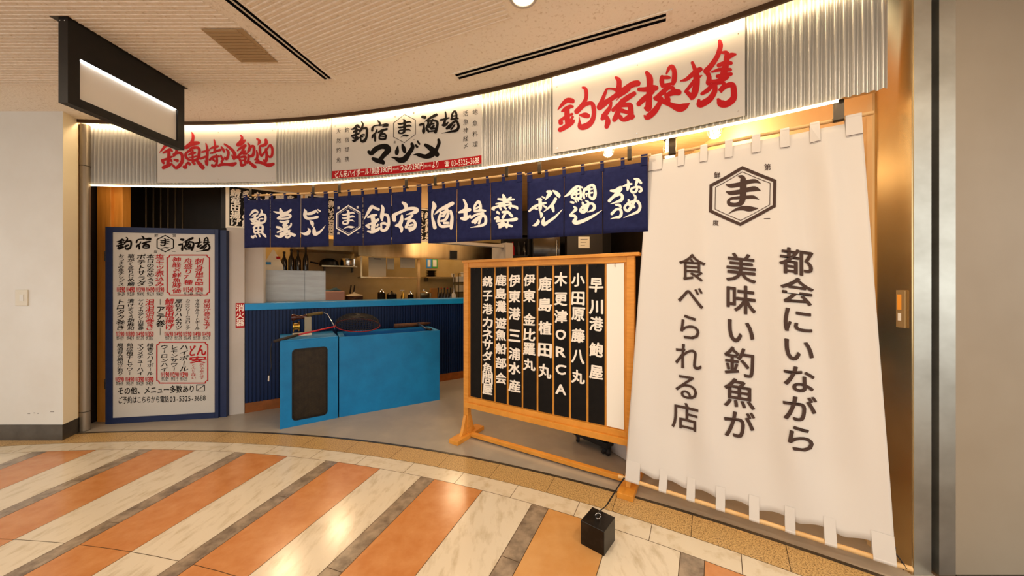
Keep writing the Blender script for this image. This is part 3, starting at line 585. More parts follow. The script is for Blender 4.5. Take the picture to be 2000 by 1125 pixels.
# ------------------------------------------------------------ noren curtains
class Cloth(Plane):
    def __init__(s, a, b, amp=.006, k=14, ph=0):
        super().__init__((a.x, a.y, 0), (b.x-a.x, b.y-a.y)); s.amp, s.k, s.ph = amp, k, ph; s.splits = []
    def P(s, u, v, off=0):
        h = max(0, 2.08-v)
        r = s.amp*h*2.2*(sin(s.k*u+s.ph)+.5*sin(s.k*2.3*u+1.3*s.ph+v*3))
        return s.o+s.U*u+s.V*v+s.N*(off+r)
PZ = 2.12
def polept(px, py): return floorpt(px, 2*HY-py) if 0 else Vector(((px-1000)/F*(PZ-EYE)*F/(HY-py), (PZ-EYE)*F/(HY-py), PZ))
NOR = [
 ((486, 382.3), (646.6, 376), (477, 528, 588, 641), 'navy split curtain at the left end of the row, first of four'),
 ((650, 375.5), (824.6, 362.4), (653, 709, 765, 823), 'navy split curtain with white hexagon crest, second of four'),
 ((829.6, 362.3), (1022, 338.5), (836, 893, 958, 1020), 'navy split curtain third of four, above the middle of the counter'),
 ((1028, 341), (1268, 303), (1030, 1102, 1177, 1265), 'navy split curtain at the right end of the row beside the white banner')]
PW = ['leftmost of the four, over the left part of the counter', 'second from the left', 'third from the left', 'rightmost of the four, ending at the white banner']
for i, (pa, pb, xs, lab) in enumerate(NOR):
    a, b = polept(*pa), polept(*pb); S = Cloth(a, b, ph=i*1.7)
    dd = (b-a).normalized(); p = MB(); p.tube([a-dd*.01, b+dd*.01], .0085, 14)
    tag(p.build('curtain_pole', M['pole'], smooth=40), 'thin pale wooden curtain pole, '+PW[i], 'pole', 'curtain poles')
    us = [S.uv(x, 420)[0] for x in xs]; mid = S.o+S.U*((us[0]+us[3])/2)
    T = Thing('noren_curtain', (mid.x, mid.y, 1.635), lab, 'curtain', 'navy noren curtains')
    ztop = PZ-.04; zbot = 1.64
    for j in range(3):
        c = MB(); g = .0022 if j else 0; u0, u1 = us[j]+g, us[j+1]-(.0022 if j < 2 else 0); nu, nv = 16, 12
        for y in range(nv+1):
            for x in range(nu+1):
                v = ztop+(zbot-ztop)*y/nv; tt = x/nu; u = u0+(u1-u0)*tt
                u += (.0018*(j-1))*(y/nv)
                c.v.append(tuple(S.P(u, v+.002*sin(9*u+i)*y/nv)))
        for y in range(nv):
            for x in range(nu): q = y*(nu+1)+x; c.f.append((q, q+1, q+nu+2, q+nu+1)); c.mi.append(0)
        T.part(c, 'cloth_panel', M['navy'], smooth=True, solid=.0015)
    nt = 7
    for j in range(nt):
        u = us[0]+.02+(us[3]-us[0]-.04)*j/(nt-1); w = .02 if j in (0, nt-1) else .0115; c = MB(); rg = []
        cP = a+(S.U*u); 
        for k in range(13):
            an = -pi*.62+(pi*2*.81)*k/12+pi/2-pi*.0
            rg.append([cP+S.U*(-w)+S.N*(cos(an)*.0105)+Vector((0, 0, sin(an)*.0105)), cP+S.U*w+S.N*(cos(an)*.0105)+Vector((0, 0, sin(an)*.0105))])
        c.add([p_ for r_ in rg for p_ in r_], [(2*k, 2*k+1, 2*k+3, 2*k+2) for k in range(12)])
        for sN in (.0035, -.0035):
            q = [cP+S.U*(-w)+S.N*sN+Vector((0, 0, -.008)), cP+S.U*w+S.N*sN+Vector((0, 0, -.008)), S.P(u+w, ztop-.02, sN+.001), S.P(u-w, ztop-.02, sN+.001)]
            c.add(q, [(0, 1, 2, 3)])
        T.part(c, 'hanging_loop', M['navy'], solid=.001)
    L = MB()
    for q in ((( SN1, 11.765, 480, 390),), ((SN2, 11.11, 650, 385),), ((SN3, 10.53, 835, 370),), ((SN4, 10.225, 1025, 340), (SN5, 10.23, 1170, 330)))[i]: unpack(*q, S, L, off=.0035, wk=.98)
    if i == 1:
        ribbon(L, S, hexa(S, 657.5, 400.5, 704.5, 460.5, .96), .011, off=.0035, closed=True); ribbon(L, S, hexa(S, 657, 400, 705, 461, .82), .0022, off=.0035, closed=True)
        ma(L, S, 668, 410, 694, 439, off=.0035, wave=(670, 440, 693, 448))
        for ch, x, y in (('鮮', 662, 406), ('第', 699, 405), ('度', 662, 455.5), ('一', 699, 455)): gem(L, S, ch, x, y, .026, off=.0035, wt=.02)
    T.part(L, 'lettering', M['whitelet'], label='white brush lettering dyed on the curtain')
def bracket(px, py, lab, big=False):
    c = polept(px, py); th = atan2(c.x-CX, c.y-CY); r = hypot(c.x-CX, c.y-CY); w = .013 if not big else .02
    U = Vector((cos(th), -sin(th), 0)); N = Vector((-sin(th), -cos(th), 0)); b = MB(); path = []
    path = [(0.0, ZB+.008), (.0, ZB-.02), (.013, PZ+.012), (.013, PZ-.006), (.004, PZ-.0155), (-.008, PZ-.0145), (-.014, PZ-.004), (-.014, PZ+.012)]
    path = [(.0125, ZB+.006), (.0135, PZ+.012), (.0135, PZ-.006), (.006, PZ-.0125), (-.005, PZ-.0125), (-.0125, PZ-.004), (-.0125, PZ+.012)]
    A = [c+U*(-w)+N*x+Vector((0, 0, z-PZ)) for x, z in path]; B = [c+U*w+N*x+Vector((0, 0, z-PZ)) for x, z in path]; n = len(path)
    b.add(A+B, [(k, k+1, n+k+1, n+k) for k in range(n-1)])
    tag(b.build('pole_bracket', M['darkmetal'], solid=.0025), lab, 'bracket', 'dark metal pole hooks under the fascia')
for px, py, l in ((491, 382, 'leftmost dark metal hook holding the curtain poles'), (613.6, 377.5, 'dark metal hook at the right end of the leftmost pole'), (664.5, 374.5, 'dark metal hook at the left end of the second pole'),
                  (795, 365, 'dark metal hook at the right end of the second pole'), (851.5, 359.7, 'dark metal hook at the left end of the third pole'), (990.5, 342.8, 'dark metal hook at the right end of the third pole'),
                  (1054.5, 336.6, 'dark metal hook at the left end of the rightmost curtain pole'), (1230, 309.3, 'dark metal hook beside the last curtain and the banner')):
    bracket(px, py, l)

# ------------------------------------------------------------ white banner
class Ruled:
    def __init__(s, tl, tr, bl, br):
        s.c = tl, tr, bl, br; s.N = (tr-tl).cross(tl-bl).normalized()
        if s.N.y > 0: s.N = -s.N
    def base(s, u, v): tl, tr, bl, br = s.c; t = tl.lerp(tr, u); b = bl.lerp(br, u); return b.lerp(t, v)
    def wave(s, u, v):
        h = 1-v
        w = .020*sin(19*u+1.5*v+.4)*(.25+.75*h)+.007*sin(37*u+2*v)*(.3+.7*h)
        w += .026*math.exp(-((u-.86-.10*h)/.045)**2)*(.35+.65*v) - .018*math.exp(-((u-.76-.1*h)/.05)**2)*(.3+.7*v)
        w += -.02*sin(pi*v)*.5
        return w
    def P(s, u, v, off=0): return s.base(u, v)+s.N*(off+s.wave(u, v)*min(1, 8*(1-v)+.15)*min(1, 6*v+.1))
    def uv(s, px, py):
        u = v = .5
        def proj(u, v): p = s.base(u, v); return 1000+F*p.x/p.y, HY-F*(p.z-EYE)/p.y
        for _ in range(12):
            x, y = proj(u, v); e = 1e-4; xu, yu = proj(u+e, v); xv, yv = proj(u, v+e)
            a, b, c, d = (xu-x)/e, (xv-x)/e, (yu-y)/e, (yv-y)/e; D = a*d-b*c; dx, dy = px-x, py-y
            u += (d*dx-b*dy)/D; v += (a*dy-c*dx)/D
        return u, v
def zpt(px, py, z): d = (z-EYE)*F/(HY-py); return Vector(((px-1000)/F*d, d, z))
ptl, ptr = zpt(1267, 308, 2.12), zpt(1706, 220, 2.12)
pbl, pbr = zpt(1208, 930, .095), zpt(1782, 1112, .062)
def at_t(a, b, px):     # point of a 3-D line seen at pixel column px
    k = (px-1000)/F; t = (k*a.y-a.x)/((b.x-a.x)-k*(b.y-a.y)); return a+(b-a)*t
dz = Vector((0, 0, .028))
tl, tr = at_t(ptl, ptr, 1267)-dz, at_t(ptl, ptr, 1683)-dz
bl, br = at_t(pbl, pbr, 1222)+Vector((0, 0, .05)), at_t(pbl, pbr, 1748)+Vector((0, 0, .05))
RB = Ruled(tl, tr, bl, br)
p = MB(); p.tube([ptl, ptr], .0095, 14)
tag(p.build('banner_pole', M['pole'], smooth=40), 'thin pale wooden pole carrying the top of the white banner', 'pole')
p = MB(); p.tube([pbl, pbr], .011, 14)
tag(p.build('banner_pole', M['pole'], smooth=40), 'pale wooden rod through the loops at the bottom of the white banner', 'pole')
T = Thing('hanging_banner', (bl+br)/2-Vector((0, 0, .05)), 'tall white cloth banner with dark vertical writing and hexagon crest', 'banner')
c = MB(); nu, nv = 96, 60
for y in range(nv+1):
    for x in range(nu+1):
        u, v = x/nu, 1-y/nv; sag = .0
        if v < .12:     # scalloped lower hem between the loops
            sag = .020*(1-v/.12)*(.5-.5*cos(2*pi*u*7))**.7
        q = RB.P(u, v); c.v.append((q.x, q.y, q.z+sag))
for y in range(nv):
    for x in range(nu): q = y*(nu+1)+x; c.f.append((q, q+1, q+nu+2, q+nu+1)); c.mi.append(0)
T.part(c, 'cloth', M['cloth'], smooth=True, solid=.001)
def loops(n, a, b, top, xs):
    for j, (x0, x1) in enumerate(xs):
        A, B = at_t(a, b, x0), at_t(a, b, x1); U = (b-a).normalized(); N = RB.N; c = MB(); rr = .012 if top else .0135; rg = []
        for k in range(13):
            an = (-.15*pi+1.3*pi*k/12) if top else (-pi-.15*pi+1.3*pi*k/12)
            o_ = N*cos(an)*rr+Vector((0, 0, sin(an)*rr)); rg.append((A+o_, B+o_))
        c.add([p_ for r_ in rg for p_ in r_], [(2*k, 2*k+1, 2*k+3, 2*k+2) for k in range(12)])
        for an in ((-.15*pi, 1.15*pi) if top else (.15*pi, -1.15*pi)):
            o_ = N*cos(an)*rr+Vector((0, 0, sin(an)*rr)); s_ = .004 if cos(an) > 0 else -.004
            def edge(x, P0):
                u_, _ = RB.uv(x, HY-F*(P0.z-EYE)/P0.y); u_ = min(1, max(0, u_)); return RB.P(u_, .965 if top else .035, s_)
            c.add([A+o_, B+o_, edge(x1, B), edge(x0, A)], [(0, 1, 2, 3)])
        T.part(c, 'loop', M['cloth'], solid=.0008)
loops(8, ptl, ptr, True, ((1269, 1294), (1325, 1337), (1368, 1382), (1416, 1431), (1468, 1485), (1523, 1541), (1581, 1600), (1650, 1682)))
loops(8, pbl, pbr, False, ((1222, 1249), (1287, 1302), (1341, 1357), (1398, 1416), (1463, 1483), (1533, 1553), (1610, 1634), (1704, 1750)))
L = MB()
def bcol(text, a, b, wpx, wt=.012):
    n = len(text)
    for i, ch in enumerate(text):
        t = (i+.5)/n; px = a[0]+(b[0]-a[0])*t; py = a[1]+(b[1]-a[1])*t; hh = (b[1]-a[1])/n*.5; hw = wpx/2*(1+.04*t)
        vs, fs, bb = glyph(ch, wt); sl = .10+.09*t; out = []
        for x, y, z in vs:
            X = px+x*hw*2; Y = py-y*hh*1.93+sl*(X-px)
            out.append(RB.P(*RB.uv(X, Y), .0055+z))
        # conforming to the folds: split long edges first
        L.add(out, fs)
bcol('都会にいながら', (1556, 482), (1563, 884), 71, .018)
bcol('美味い釣魚が', (1448, 492), (1443, 862), 62, .018)
bcol('食べられる店', (1353, 493), (1337, 843), 55, .010)
hx = [(1450, 325), (1516, 353), (1515, 404), (1446, 440), (1385, 414), (1386, 362)]
def sub(pts, n=6): return [tuple(Vector(pts[i]).lerp(Vector(pts[(i+1) % len(pts)]), k/n)) for i in range(len(pts)) for k in range(n)]
def pxribbon(mb, surf, pts, w, off=.003):
    n = len(pts); A = []; B = []
    for i, p in enumerate(pts):
        a, b = Vector(pts[i-1]), Vector(pts[(i+1) % n]); p = Vector(p); d1 = (p-a).normalized(); d2 = (b-p).normalized()
        nn = (Vector((-d1.y, d1.x))+Vector((-d2.y, d2.x))).normalized(); k = w/2/nn.dot(Vector((-d1.y, d1.x)))
        A.append(surf.P(*surf.uv(*(p+nn*k)), off)); B.append(surf.P(*surf.uv(*(p-nn*k)), off))
    mb.add(A+B, [(i, (i+1) % n, n+(i+1) % n, n+i) for i in range(n)])
cen = Vector((1450, 383))
pxribbon(L, RB, sub([tuple(cen+(Vector(p)-cen)*.955) for p in hx]), 6.2); pxribbon(L, RB, sub([tuple(cen+(Vector(p)-cen)*.82) for p in hx]), 1.2)
ma(L, RB, 1418, 342, 1486, 402, off=.003, wave=(1422, 399, 1480, 417))
for ch, x, y, w in (('鮮', 1401, 342, 13), ('第', 1499, 327, 14), ('度', 1398, 435, 12), ('一', 1498, 427, 13)):
    vs, fs, bb = glyph(ch, .01); L.add([RB.P(*RB.uv(x+a*w, y-b*w), .003+z) for a, b, z in vs], fs)
T.part(L, 'lettering', M['brownink'], label='dark brown printed writing and crest')
for px, py, l in ((1313, 299, 'wide dark metal hook near the left end of the white banner'), (1637, 233, 'wide dark metal hook at the right end of the white banner')): bracket(px, py, l, True)
st_ = MB()
for x0, x1 in ((1269, 1294), (1325, 1337), (1368, 1382), (1416, 1431), (1468, 1485), (1523, 1541), (1581, 1600), (1650, 1682)):
    A_ = at_t(ptl, ptr, x0); B_ = at_t(ptl, ptr, x1); ua_ = RB.uv(x0, HY-F*(A_.z-EYE)/A_.y)[0]; ub_ = RB.uv(x1, HY-F*(B_.z-EYE)/B_.y)[0]
    ribbon(st_, RB, [(min(1, max(0, ua_+(ub_-ua_)*k/4)), .967) for k in range(5)], .0016, .0055)
T.part(st_, 'stitching', M['brownink'])
# ties and the weight
cube = [floorpt(1180, 1087), floorpt(1205, 1057)]
c0 = Vector((.447, 1.600, 0)); e = Vector((-.62, .40, 0))
fA = floorpt(1180, 1087); fB = floorpt(1134, 1062); fC = floorpt(1204.5, 1057)
d1 = (fB-fA); d1.z = 0; d1.normalize(); d2 = Vector((-d1.y, d1.x, 0));
if d2.dot(fC-fA) < 0: d2 = -d2
S1, S2, HH = (fB-fA).length, (fC-fA).length, .118
T = Thing('weight_block', fA+d1*S1/2+d2*S2/2, 'black cube weight standing on the striped floor in front of the banner', 'weight')
b = MB(); b.prism([tuple(p_[:2]) for p_ in (fA, fA+d1*S1, fA+d1*S1+d2*S2, fA+d2*S2)], .0, HH); T.part(b, 'block', mat('black_slate', '#0F0B08', .3, var='#2A211A', scale=25, contrast=(.5, .75)), bevel=.002)
ctr = fA+d1*S1/2+d2*S2/2+Vector((0, 0, HH))
b = MB(); b.tube([ctr+Vector((.014*cos(t_), 0, .014+.014*sin(t_))) for t_ in [k*2*pi/16 for k in range(17)]], .0022, 8); T.part(b, 'ring', M['chrome'], smooth=True)
b = MB()
tie = pbl+Vector((.03, -.01, .0))
b.tube([ctr+Vector((-.01, 0, .004)), ctr+Vector((.003, .004, .03)), ctr.lerp(tie, .25)+Vector((0, 0, .0)), ctr.lerp(tie, .6), tie+Vector((0, -.008, .005)), tie+Vector((0, .004, .016))], .0026, 8)
b.tube([ctr+Vector((.004, .004, .028)), ctr.lerp(tie, .3)+Vector((.007, 0, .003)), ctr.lerp(tie, .7)+Vector((.004, 0, .002)), tie+Vector((.006, -.01, .004))], .0022, 8)
tag(b.build('cord', M['rubber'], smooth=True), 'black cord tying the banner rod to the black cube weight', 'cord')
b = MB(); q = pbr-Vector((.028, .0, 0)).normalized()*.05
q = at_t(pbl, pbr, 1764); b.tube([q+Vector((-.012, .02, .07)), q+Vector((-.02, .015, .05)), q+Vector((-.006, .012, .03)), q+Vector((0, 0, .014)), q+Vector((.0, -.013, 0)), q+Vector((0, 0, -.014)), q+Vector((0, .013, 0)), q+Vector((0, .003, .015))], .0026, 8)
tag(b.build('cord', M['rubber'], smooth=True), 'short black cord knotted round the right end of the bottom rod', 'cord')

# ------------------------------------------------------------ wooden name board stand
ku = Vector((.8555, -.5178, 0)); kw = Vector((.5178, .8555, 0)); K0 = Vector((-.437, 2.70, 0))
KM = Matrix(((ku.x, kw.x, 0, K0.x), (ku.y, kw.y, 0, K0.y), (0, 0, 1, 0), (0, 0, 0, 1)))
T = Thing('wooden_sign_stand', KM @ Vector((.68, .18, 0)), 'free-standing orange wooden frame stand holding a row of hanging name plaques', 'sign stand')
for s0 in (-.094, 1.353-.094):
    b = MB(); b.box(s0, s0+.094, 0, .36, 0, .034, KM); T.part(b, 'foot', M['woodh'], bevel=.002)
    pc = s0+.047; b = MB(); b.box(pc-.024, pc+.024, .158, .202, .034, 1.485, KM); T.part(b, 'post', M['wood'], bevel=.002)
    for sg in (-1, 1):
        b = MB(); y0 = .18+sg*.022; y1 = .18+sg*.096; x0, x1 = pc-.014, pc+.014
        vs = [KM @ Vector(p_) for p_ in ((x0, y0, .034), (x0, y1, .034), (x0, y1-sg*.02, .06), (x0, y0+sg*.012, .19), (x0, y0, .19), (x1, y0, .034), (x1, y1, .034), (x1, y1-sg*.02, .06), (x1, y0+sg*.012, .19), (x1, y0, .19))]
        b.add(vs, [(0, 1, 2, 3, 4), (9, 8, 7, 6, 5), (0, 5, 6, 1), (1, 6, 7, 2), (2, 7, 8, 3), (3, 8, 9, 4), (4, 9, 5, 0)]); T.part(b, 'brace', M['woodh'], bevel=.0015)
pL, pR = -.047, 1.353-.047
b = MB(); b.box(pL-.03, pR+.055, .145, .215, 1.485, 1.507, KM); T.part(b, 'top_cap', M['woodh'], bevel=.002)
b = MB(); b.box(pL+.024, pR-.024, .165, .195, 1.447, 1.485, KM); T.part(b, 'rail', M['woodh'])
b = MB(); b.box(pL+.024, pR-.024, .160, .20, .305, .345, KM); b.box(pL+.0, pR, .140, .205, .262, .305, KM); T.part(b, 'rail', M['woodh'], bevel=.002)
b = MB(); b.box(0, 1.353-.094, .165, .20, .012, .042, KM); T.part(b, 'stretcher', M['woodh'], bevel=.002)
b = MB(); b.box(pL+.024, pR-.024, .178, .188, .345, 1.447, KM); T.part(b, 'back_panel', M['woodh'])
KP = Plane(KM @ Vector((0, .1765, 0)), ku)
PX = [(160, 213), (220, 282), (291, 348), (360, 426), (436, 504), (515, 586), (598, 673), (686, 764), (777, 860), (872, 962)]
NAMES = [None, ('銚子港カネサダ魚問屋', 250, (187, 262, 330, 400, 462, 517, 577, 640, 695, 750), 60), ('鹿島灘遊魚船部会', 320, (180, 250, 318, 405, 467, 537, 612, 692), 64), ('伊東港三浦水産', 391, (182, 265, 355, 470, 565, 640, 733), 70),
         ('伊東金比羅丸', 468, (180, 263, 385, 465, 540, 620), 70), ('鹿島植田丸', 550, (200, 308, 430, 545, 655), 78), ('木更津ORCA', 633, (175, 278, 370, 465, 555, 647, 750), 76), ('小田原藤八丸', 723, (178, 275, 357, 470, 580, 685), 78),
         ('早川港鮑屋', 818, (205, 320, 408, 543, 662), 80), None]
PLAB = ['blank black plaque, narrowest and leftmost on the wooden stand', 'black hanging plaque with ten small white characters, longest text on the stand', 'black hanging plaque with eight white characters, third from the stand\'s left post',
        'black hanging plaque, fourth from the left post, white text ending low', 'black hanging plaque in the middle, six white characters with a gap after two', 'black hanging plaque with five white characters left of the one in Latin letters', 'black hanging plaque with the Latin letters ORCA on the wooden stand',
        'black hanging plaque with six white characters right of the one reading ORCA', 'black hanging plaque with white text beside the blank white one', 'blank white plaque at the right end of the wooden stand']
for j, ((x0, x1), nm) in enumerate(zip(PX, NAMES)):
    u0 = KP.uv(860+x0/2.68, 600)[0]; u1 = KP.uv(860+x1/2.68, 600)[0]; c = KP.P((u0+u1)/2, .36)
    T = Thing('name_plaque', c, PLAB[j], 'plaque', 'name plaques hanging on the wooden stand')
    b = MB(); rg = [KP.P(u, v, o_) for o_ in (0, .006) for v in (.352, 1.44) for u in (u0, u1)]
    b.add(rg, [(0, 1, 3, 2), (4, 6, 7, 5), (0, 4, 5, 1), (2, 3, 7, 6), (0, 2, 6, 4), (1, 5, 7, 3)]); pn = T.part(b, 'board', M['plaque'] if j < 9 else M['plwhite'])
    b = MB(); q = KP.P((u0+u1)/2, 1.432, .008); b.tube([q+Vector((0, 0, .008)), q+KP.N*.006+Vector((0, 0, .002)), q+KP.N*.007-Vector((0, 0, .008)), q-Vector((0, 0, .012))], .0016, 6); T.part(b, 'hook', M['darkmetal'], pn)
    if nm:
        L = MB(); s_ = nm[3]/2.68
        for ch, y in zip(nm[0], nm[2]):
            px, py = 860+nm[1]/2.68, 480+y/2.68; hw = s_/2*(.90 if not ch.isascii() else .72); hh = s_/2*(.94 if not ch.isascii() else .72)
            gbox(L, KP, ch, px-hw, py-hh, px+hw, py+hh, wt=.034, off=.0075, wob=.022, shear=.03)
        T.part(L, 'lettering', M['whitelet'], label='white brush lettering')

# ------------------------------------------------------------ menu board
ma_, mb_ = floorpt(208, 828), floorpt(428, 815.5); mc_ = floorpt(441, 812)
mu = (mb_-ma_).normalized(); MP = Plane(ma_, mu); WM = (mb_-ma_).length; mn = MP.N
def pbox(mbx, P, u0, u1, v0, v1, o0, o1):
    vs = [P.P(u, v, o_) for o_ in (o0, o1) for v in (v0, v1) for u in (u0, u1)]
    return mbx.add(vs, [(0, 1, 3, 2), (4, 6, 7, 5), (0, 4, 5, 1), (2, 3, 7, 6), (0, 2, 6, 4), (1, 5, 7, 3)])
T = Thing('menu_board', ma_+mu*WM/2, 'tall navy-framed white menu board covered in black and red handwriting', 'menu board')
b = MB(); pbox(b, MP, 0, WM, 0, 1.84, -.03, 0)
T.part(b, 'backing', M['frame'])
b = MB(); f0 = .055
pbox(b, MP, 0, f0, 0, 1.84, 0, .012); pbox(b, MP, WM-.032, WM, 0, 1.84, 0, .012); pbox(b, MP, f0, WM-.032, 1.84-.05, 1.84, 0, .012); pbox(b, MP, f0, WM-.032, 0, .055, 0, .012)
T.part(b, 'frame', M['frame'], bevel=.002)
b = MB(); pbox(b, MP, f0, WM-.032, .055, 1.79, 0, .004); T.part(b, 'white_panel', M['sign'])
b = MB(); pbox(b, MP, WM+.004, WM+.06, 0, 1.835, -.05, -.004)
tag(b.build('side_panel', M['frame']), 'narrow navy panel between the menu board and the grey pillar', 'panel')
for z in (1.52, .33):
    b = MB(); pbox(b, MP, -.006, .004, z, z+.09, .0, .014); T.part(b, 'hinge', M['chrome'])
mm = lambda x, y: (180+x/2.68, 420+y/2.68)
BK, RD = MB(), MB(); MO = .0055
_l1, _l2 = SB1.split('\n')[:2], SB2.split('\n')[:2]
unpack(_l1[0].strip('|'), 10.5, 222.6, 446.5, MP, BK, MO, sy=16.2, wk=1.1); unpack(_l1[1].strip('|'), 10.6, 223.8, 444.4, MP, BK, MO, sy=15.2, wk=1.1)
unpack('|'.join(_l2[0].strip('|').split('|')[2:]), 11.9, 300.8, 452, MP, BK, MO, sy=14.6, wk=1.1); unpack(_l2[1].strip('|'), 12.4, 302.8, 456.5, MP, BK, MO, sy=15.6, wk=1.1)
ribbon(BK, MP, hexa(MP, *mm(340, 105), *mm(430, 195), .95), .009, off=MO, closed=True)
ma(BK, MP, *mm(358, 122), *mm(412, 162), off=MO, wave=(*mm(362, 166), *mm(408, 178)))
for ch, x, y in (('鮮', 338, 108), ('第', 432, 108), ('度', 335, 192), ('一', 430, 192)): gem(BK, MP, ch, *mm(x, y), .032, off=MO)
def mcol(mb, text, x, y0, y1, wmul=1.45, wt=.016):
    n = len(text); pitch = (y1-y0)/n; w = min(pitch*wmul, 40)
    (ua, va), (ub, vb) = MP.uv(*mm(x, y0)), MP.uv(*mm(x, y1))
    for i, ch in enumerate(text):
        t = (i+.5)/n; vs, fs, bb = glyph(ch, wt); r = VROT.get(ch, 0); k = w/pitch
        ph = (va-vb)/n; pw = ph*k*1.05
        if r: pw, = (ph*1.0,)
        emit_glyph(mb, MP, vs, fs, ua+(ub-ua)*t, va+(vb-va)*t, pw, ph*1.08 if not r else ph, MO, shear=.12, wob=.02, rot=r)
for tx, x in (('おつまみ魚チップス', 155), ('菊がく炙りじめ鯖', 206), ('ポテトサラダ', 260), ('本日のなめろう', 308)): mcol(BK, tx, x, 205, 372)
mcol(RD, '塩モツ煮込み', 357, 205, 375); mcol(RD, '刺身単品', 563, 226, 368); mcol(RD, '舟盛り7種', 505, 226, 366); mcol(RD, '神経〆鮮魚時価', 445, 220, 410)
for tx, x in (('トロタク巻き', 152), ('漬けまぐろ胡麻和', 205), ('ヤリイカゲソ山葵巻', 257)): mcol(BK, tx, x, 440, 603)
mcol(RD, '泪泪泪巻き', 305, 440, 603); mcol(BK, 'アテ巻', 360, 476, 586, wt=.02); mcol(RD, '鯖竜田揚げ', 407, 437, 600, wt=.02)
for tx, x in (('厚切りハムカツ', 455), ('カニクリームコロッケ', 503), ('タルタルミートボール', 553)): mcol(BK, tx, x, 440, 600)
mcol(RD, '貝出汁巻き玉子', 603, 440, 596)
for tx, x in (('燗酒呑み鯛出汁割り', 150), ('熟成梅干しサワー', 200), ('マヅメチューハイ', 255), ('檜香るハイボール', 307)): mcol(BK, tx, x, 670, 838, wt=.018 if x == 255 else .01)
for tx, x, y1 in (('ウーロンハイ', 380, 818), ('レモンサワー', 432, 818), ('ハイボール', 483, 818)): mcol(BK, tx, x, 678, y1)
gbox(RD, MP, 'ど', *mm(512, 680), *mm(545, 738), wt=.035, off=MO); gbox(RD, MP, 'ん', *mm(548, 680), *mm(600, 735), wt=.035, off=MO); gbox(RD, MP, '安', *mm(510, 738), *mm(600, 775), wt=.03, off=MO)
mcol(RD, 'とんとん味い', 533, 778, 858, wmul=1.6, wt=0); mcol(RD, '飲んで飲みほす', 576, 775, 860, wmul=1.6, wt=0)
def nums(mb, items, y, h, wt):
    hh = MP.uv(*mm(200, y-h*1.8))[1]-MP.uv(*mm(200, y+h*1.8))[1]
    for tx, x in items:
        w = len(tx)*h*1.02; line(mb, MP, tx, mm(x-w/2+4, y), mm(x+w/2+4, y), hh, wt=wt, off=MO)
        gem(mb, MP, '税', *mm(x-w/2-3, y-h*.42), hh*.42, off=MO); gem(mb, MP, '抜' if mb is RD else '込', *mm(x-w/2-3, y+h*.52), hh*.42, off=MO)
X5 = (157, 207, 260, 310, 360)
nums(RD, list(zip(('390', '490', '390', '490', '390'), X5))+[('1540', 508), ('390', 563)], 389, 10, .035) ; nums(BK, list(zip(('429', '539', '490', '539', '429'), X5))+[('1749', 508), ('429', 565)], 412, 8, 0)
X4 = (152, 205, 257, 305); X6 = (407, 455, 503, 553, 603)
nums(RD, list(zip(('390', '390', '490', '350'), X4))+list(zip(('690', '490', '590', '490', '490'), X6)), 621, 10, .035); nums(BK, list(zip(('429', '429', '539', '385'), X4))+list(zip(('759', '539', '649', '539', '539'), X6)), 643, 8, 0)
nums(RD, list(zip(('190', '290', '390'), (387, 437, 485))), 833, 10, .035); nums(BK, list(zip(('209', '319', '429'), (387, 437, 485))), 856, 8, 0)
nums(RD, list(zip(('590', '490', '390', '390'), (150, 203, 255, 305))), 858, 10, .035); nums(BK, list(zip(('649', '539', '429', '429'), (150, 203, 255, 305))), 880, 8, 0)
line(BK, MP, 'その他、メニュー多数あり', mm(135, 920), mm(540, 908), .075, wt=.02, off=MO, wob=.02)
line(BK, MP, 'ご予約はこちらから電話', mm(138, 968), mm(405, 962), .068, wt=.012, off=MO, wob=.02); line(BK, MP, '03-5325-3688', mm(408, 962), mm(597, 955), .072, wt=.01, off=MO)
def rrect(mb, x0, y0, x1, y1, w, notch=14):
    P = [(x0+notch, y0), (x1-notch, y0), (x1-notch*.7, y0+notch*.7), (x1, y0+notch), (x1, y1-notch), (x1-notch*.7, y1-notch*.7), (x1-notch, y1), (x0+notch, y1), (x0+notch*.7, y1-notch*.7), (x0, y1-notch), (x0, y0+notch), (x0+notch*.7, y0+notch*.7)]
    ribbon(mb, MP, [MP.uv(*mm(*p_)) for p_ in P][::-1], w, off=MO, closed=True)
rrect(RD, 395, 210, 616, 418, .010); rrect(RD, 341, 665, 607, 879, .010)
rrect(BK, 549, 888, 590, 920, .007, 1); ribbon(BK, MP, [MP.uv(*mm(553, 917)), MP.uv(*mm(587, 891))], .006, off=MO)
for y0, y1 in ((440, 470), (590, 628)): ribbon(BK, MP, [MP.uv(*mm(359, y0)), MP.uv(*mm(359, y1))], .004, off=MO)
T.part(BK, 'black_lettering', M['ink'], label='black handwritten menu text'); T.part(RD, 'red_lettering', M['red'], label='red handwritten menu text and boxes')

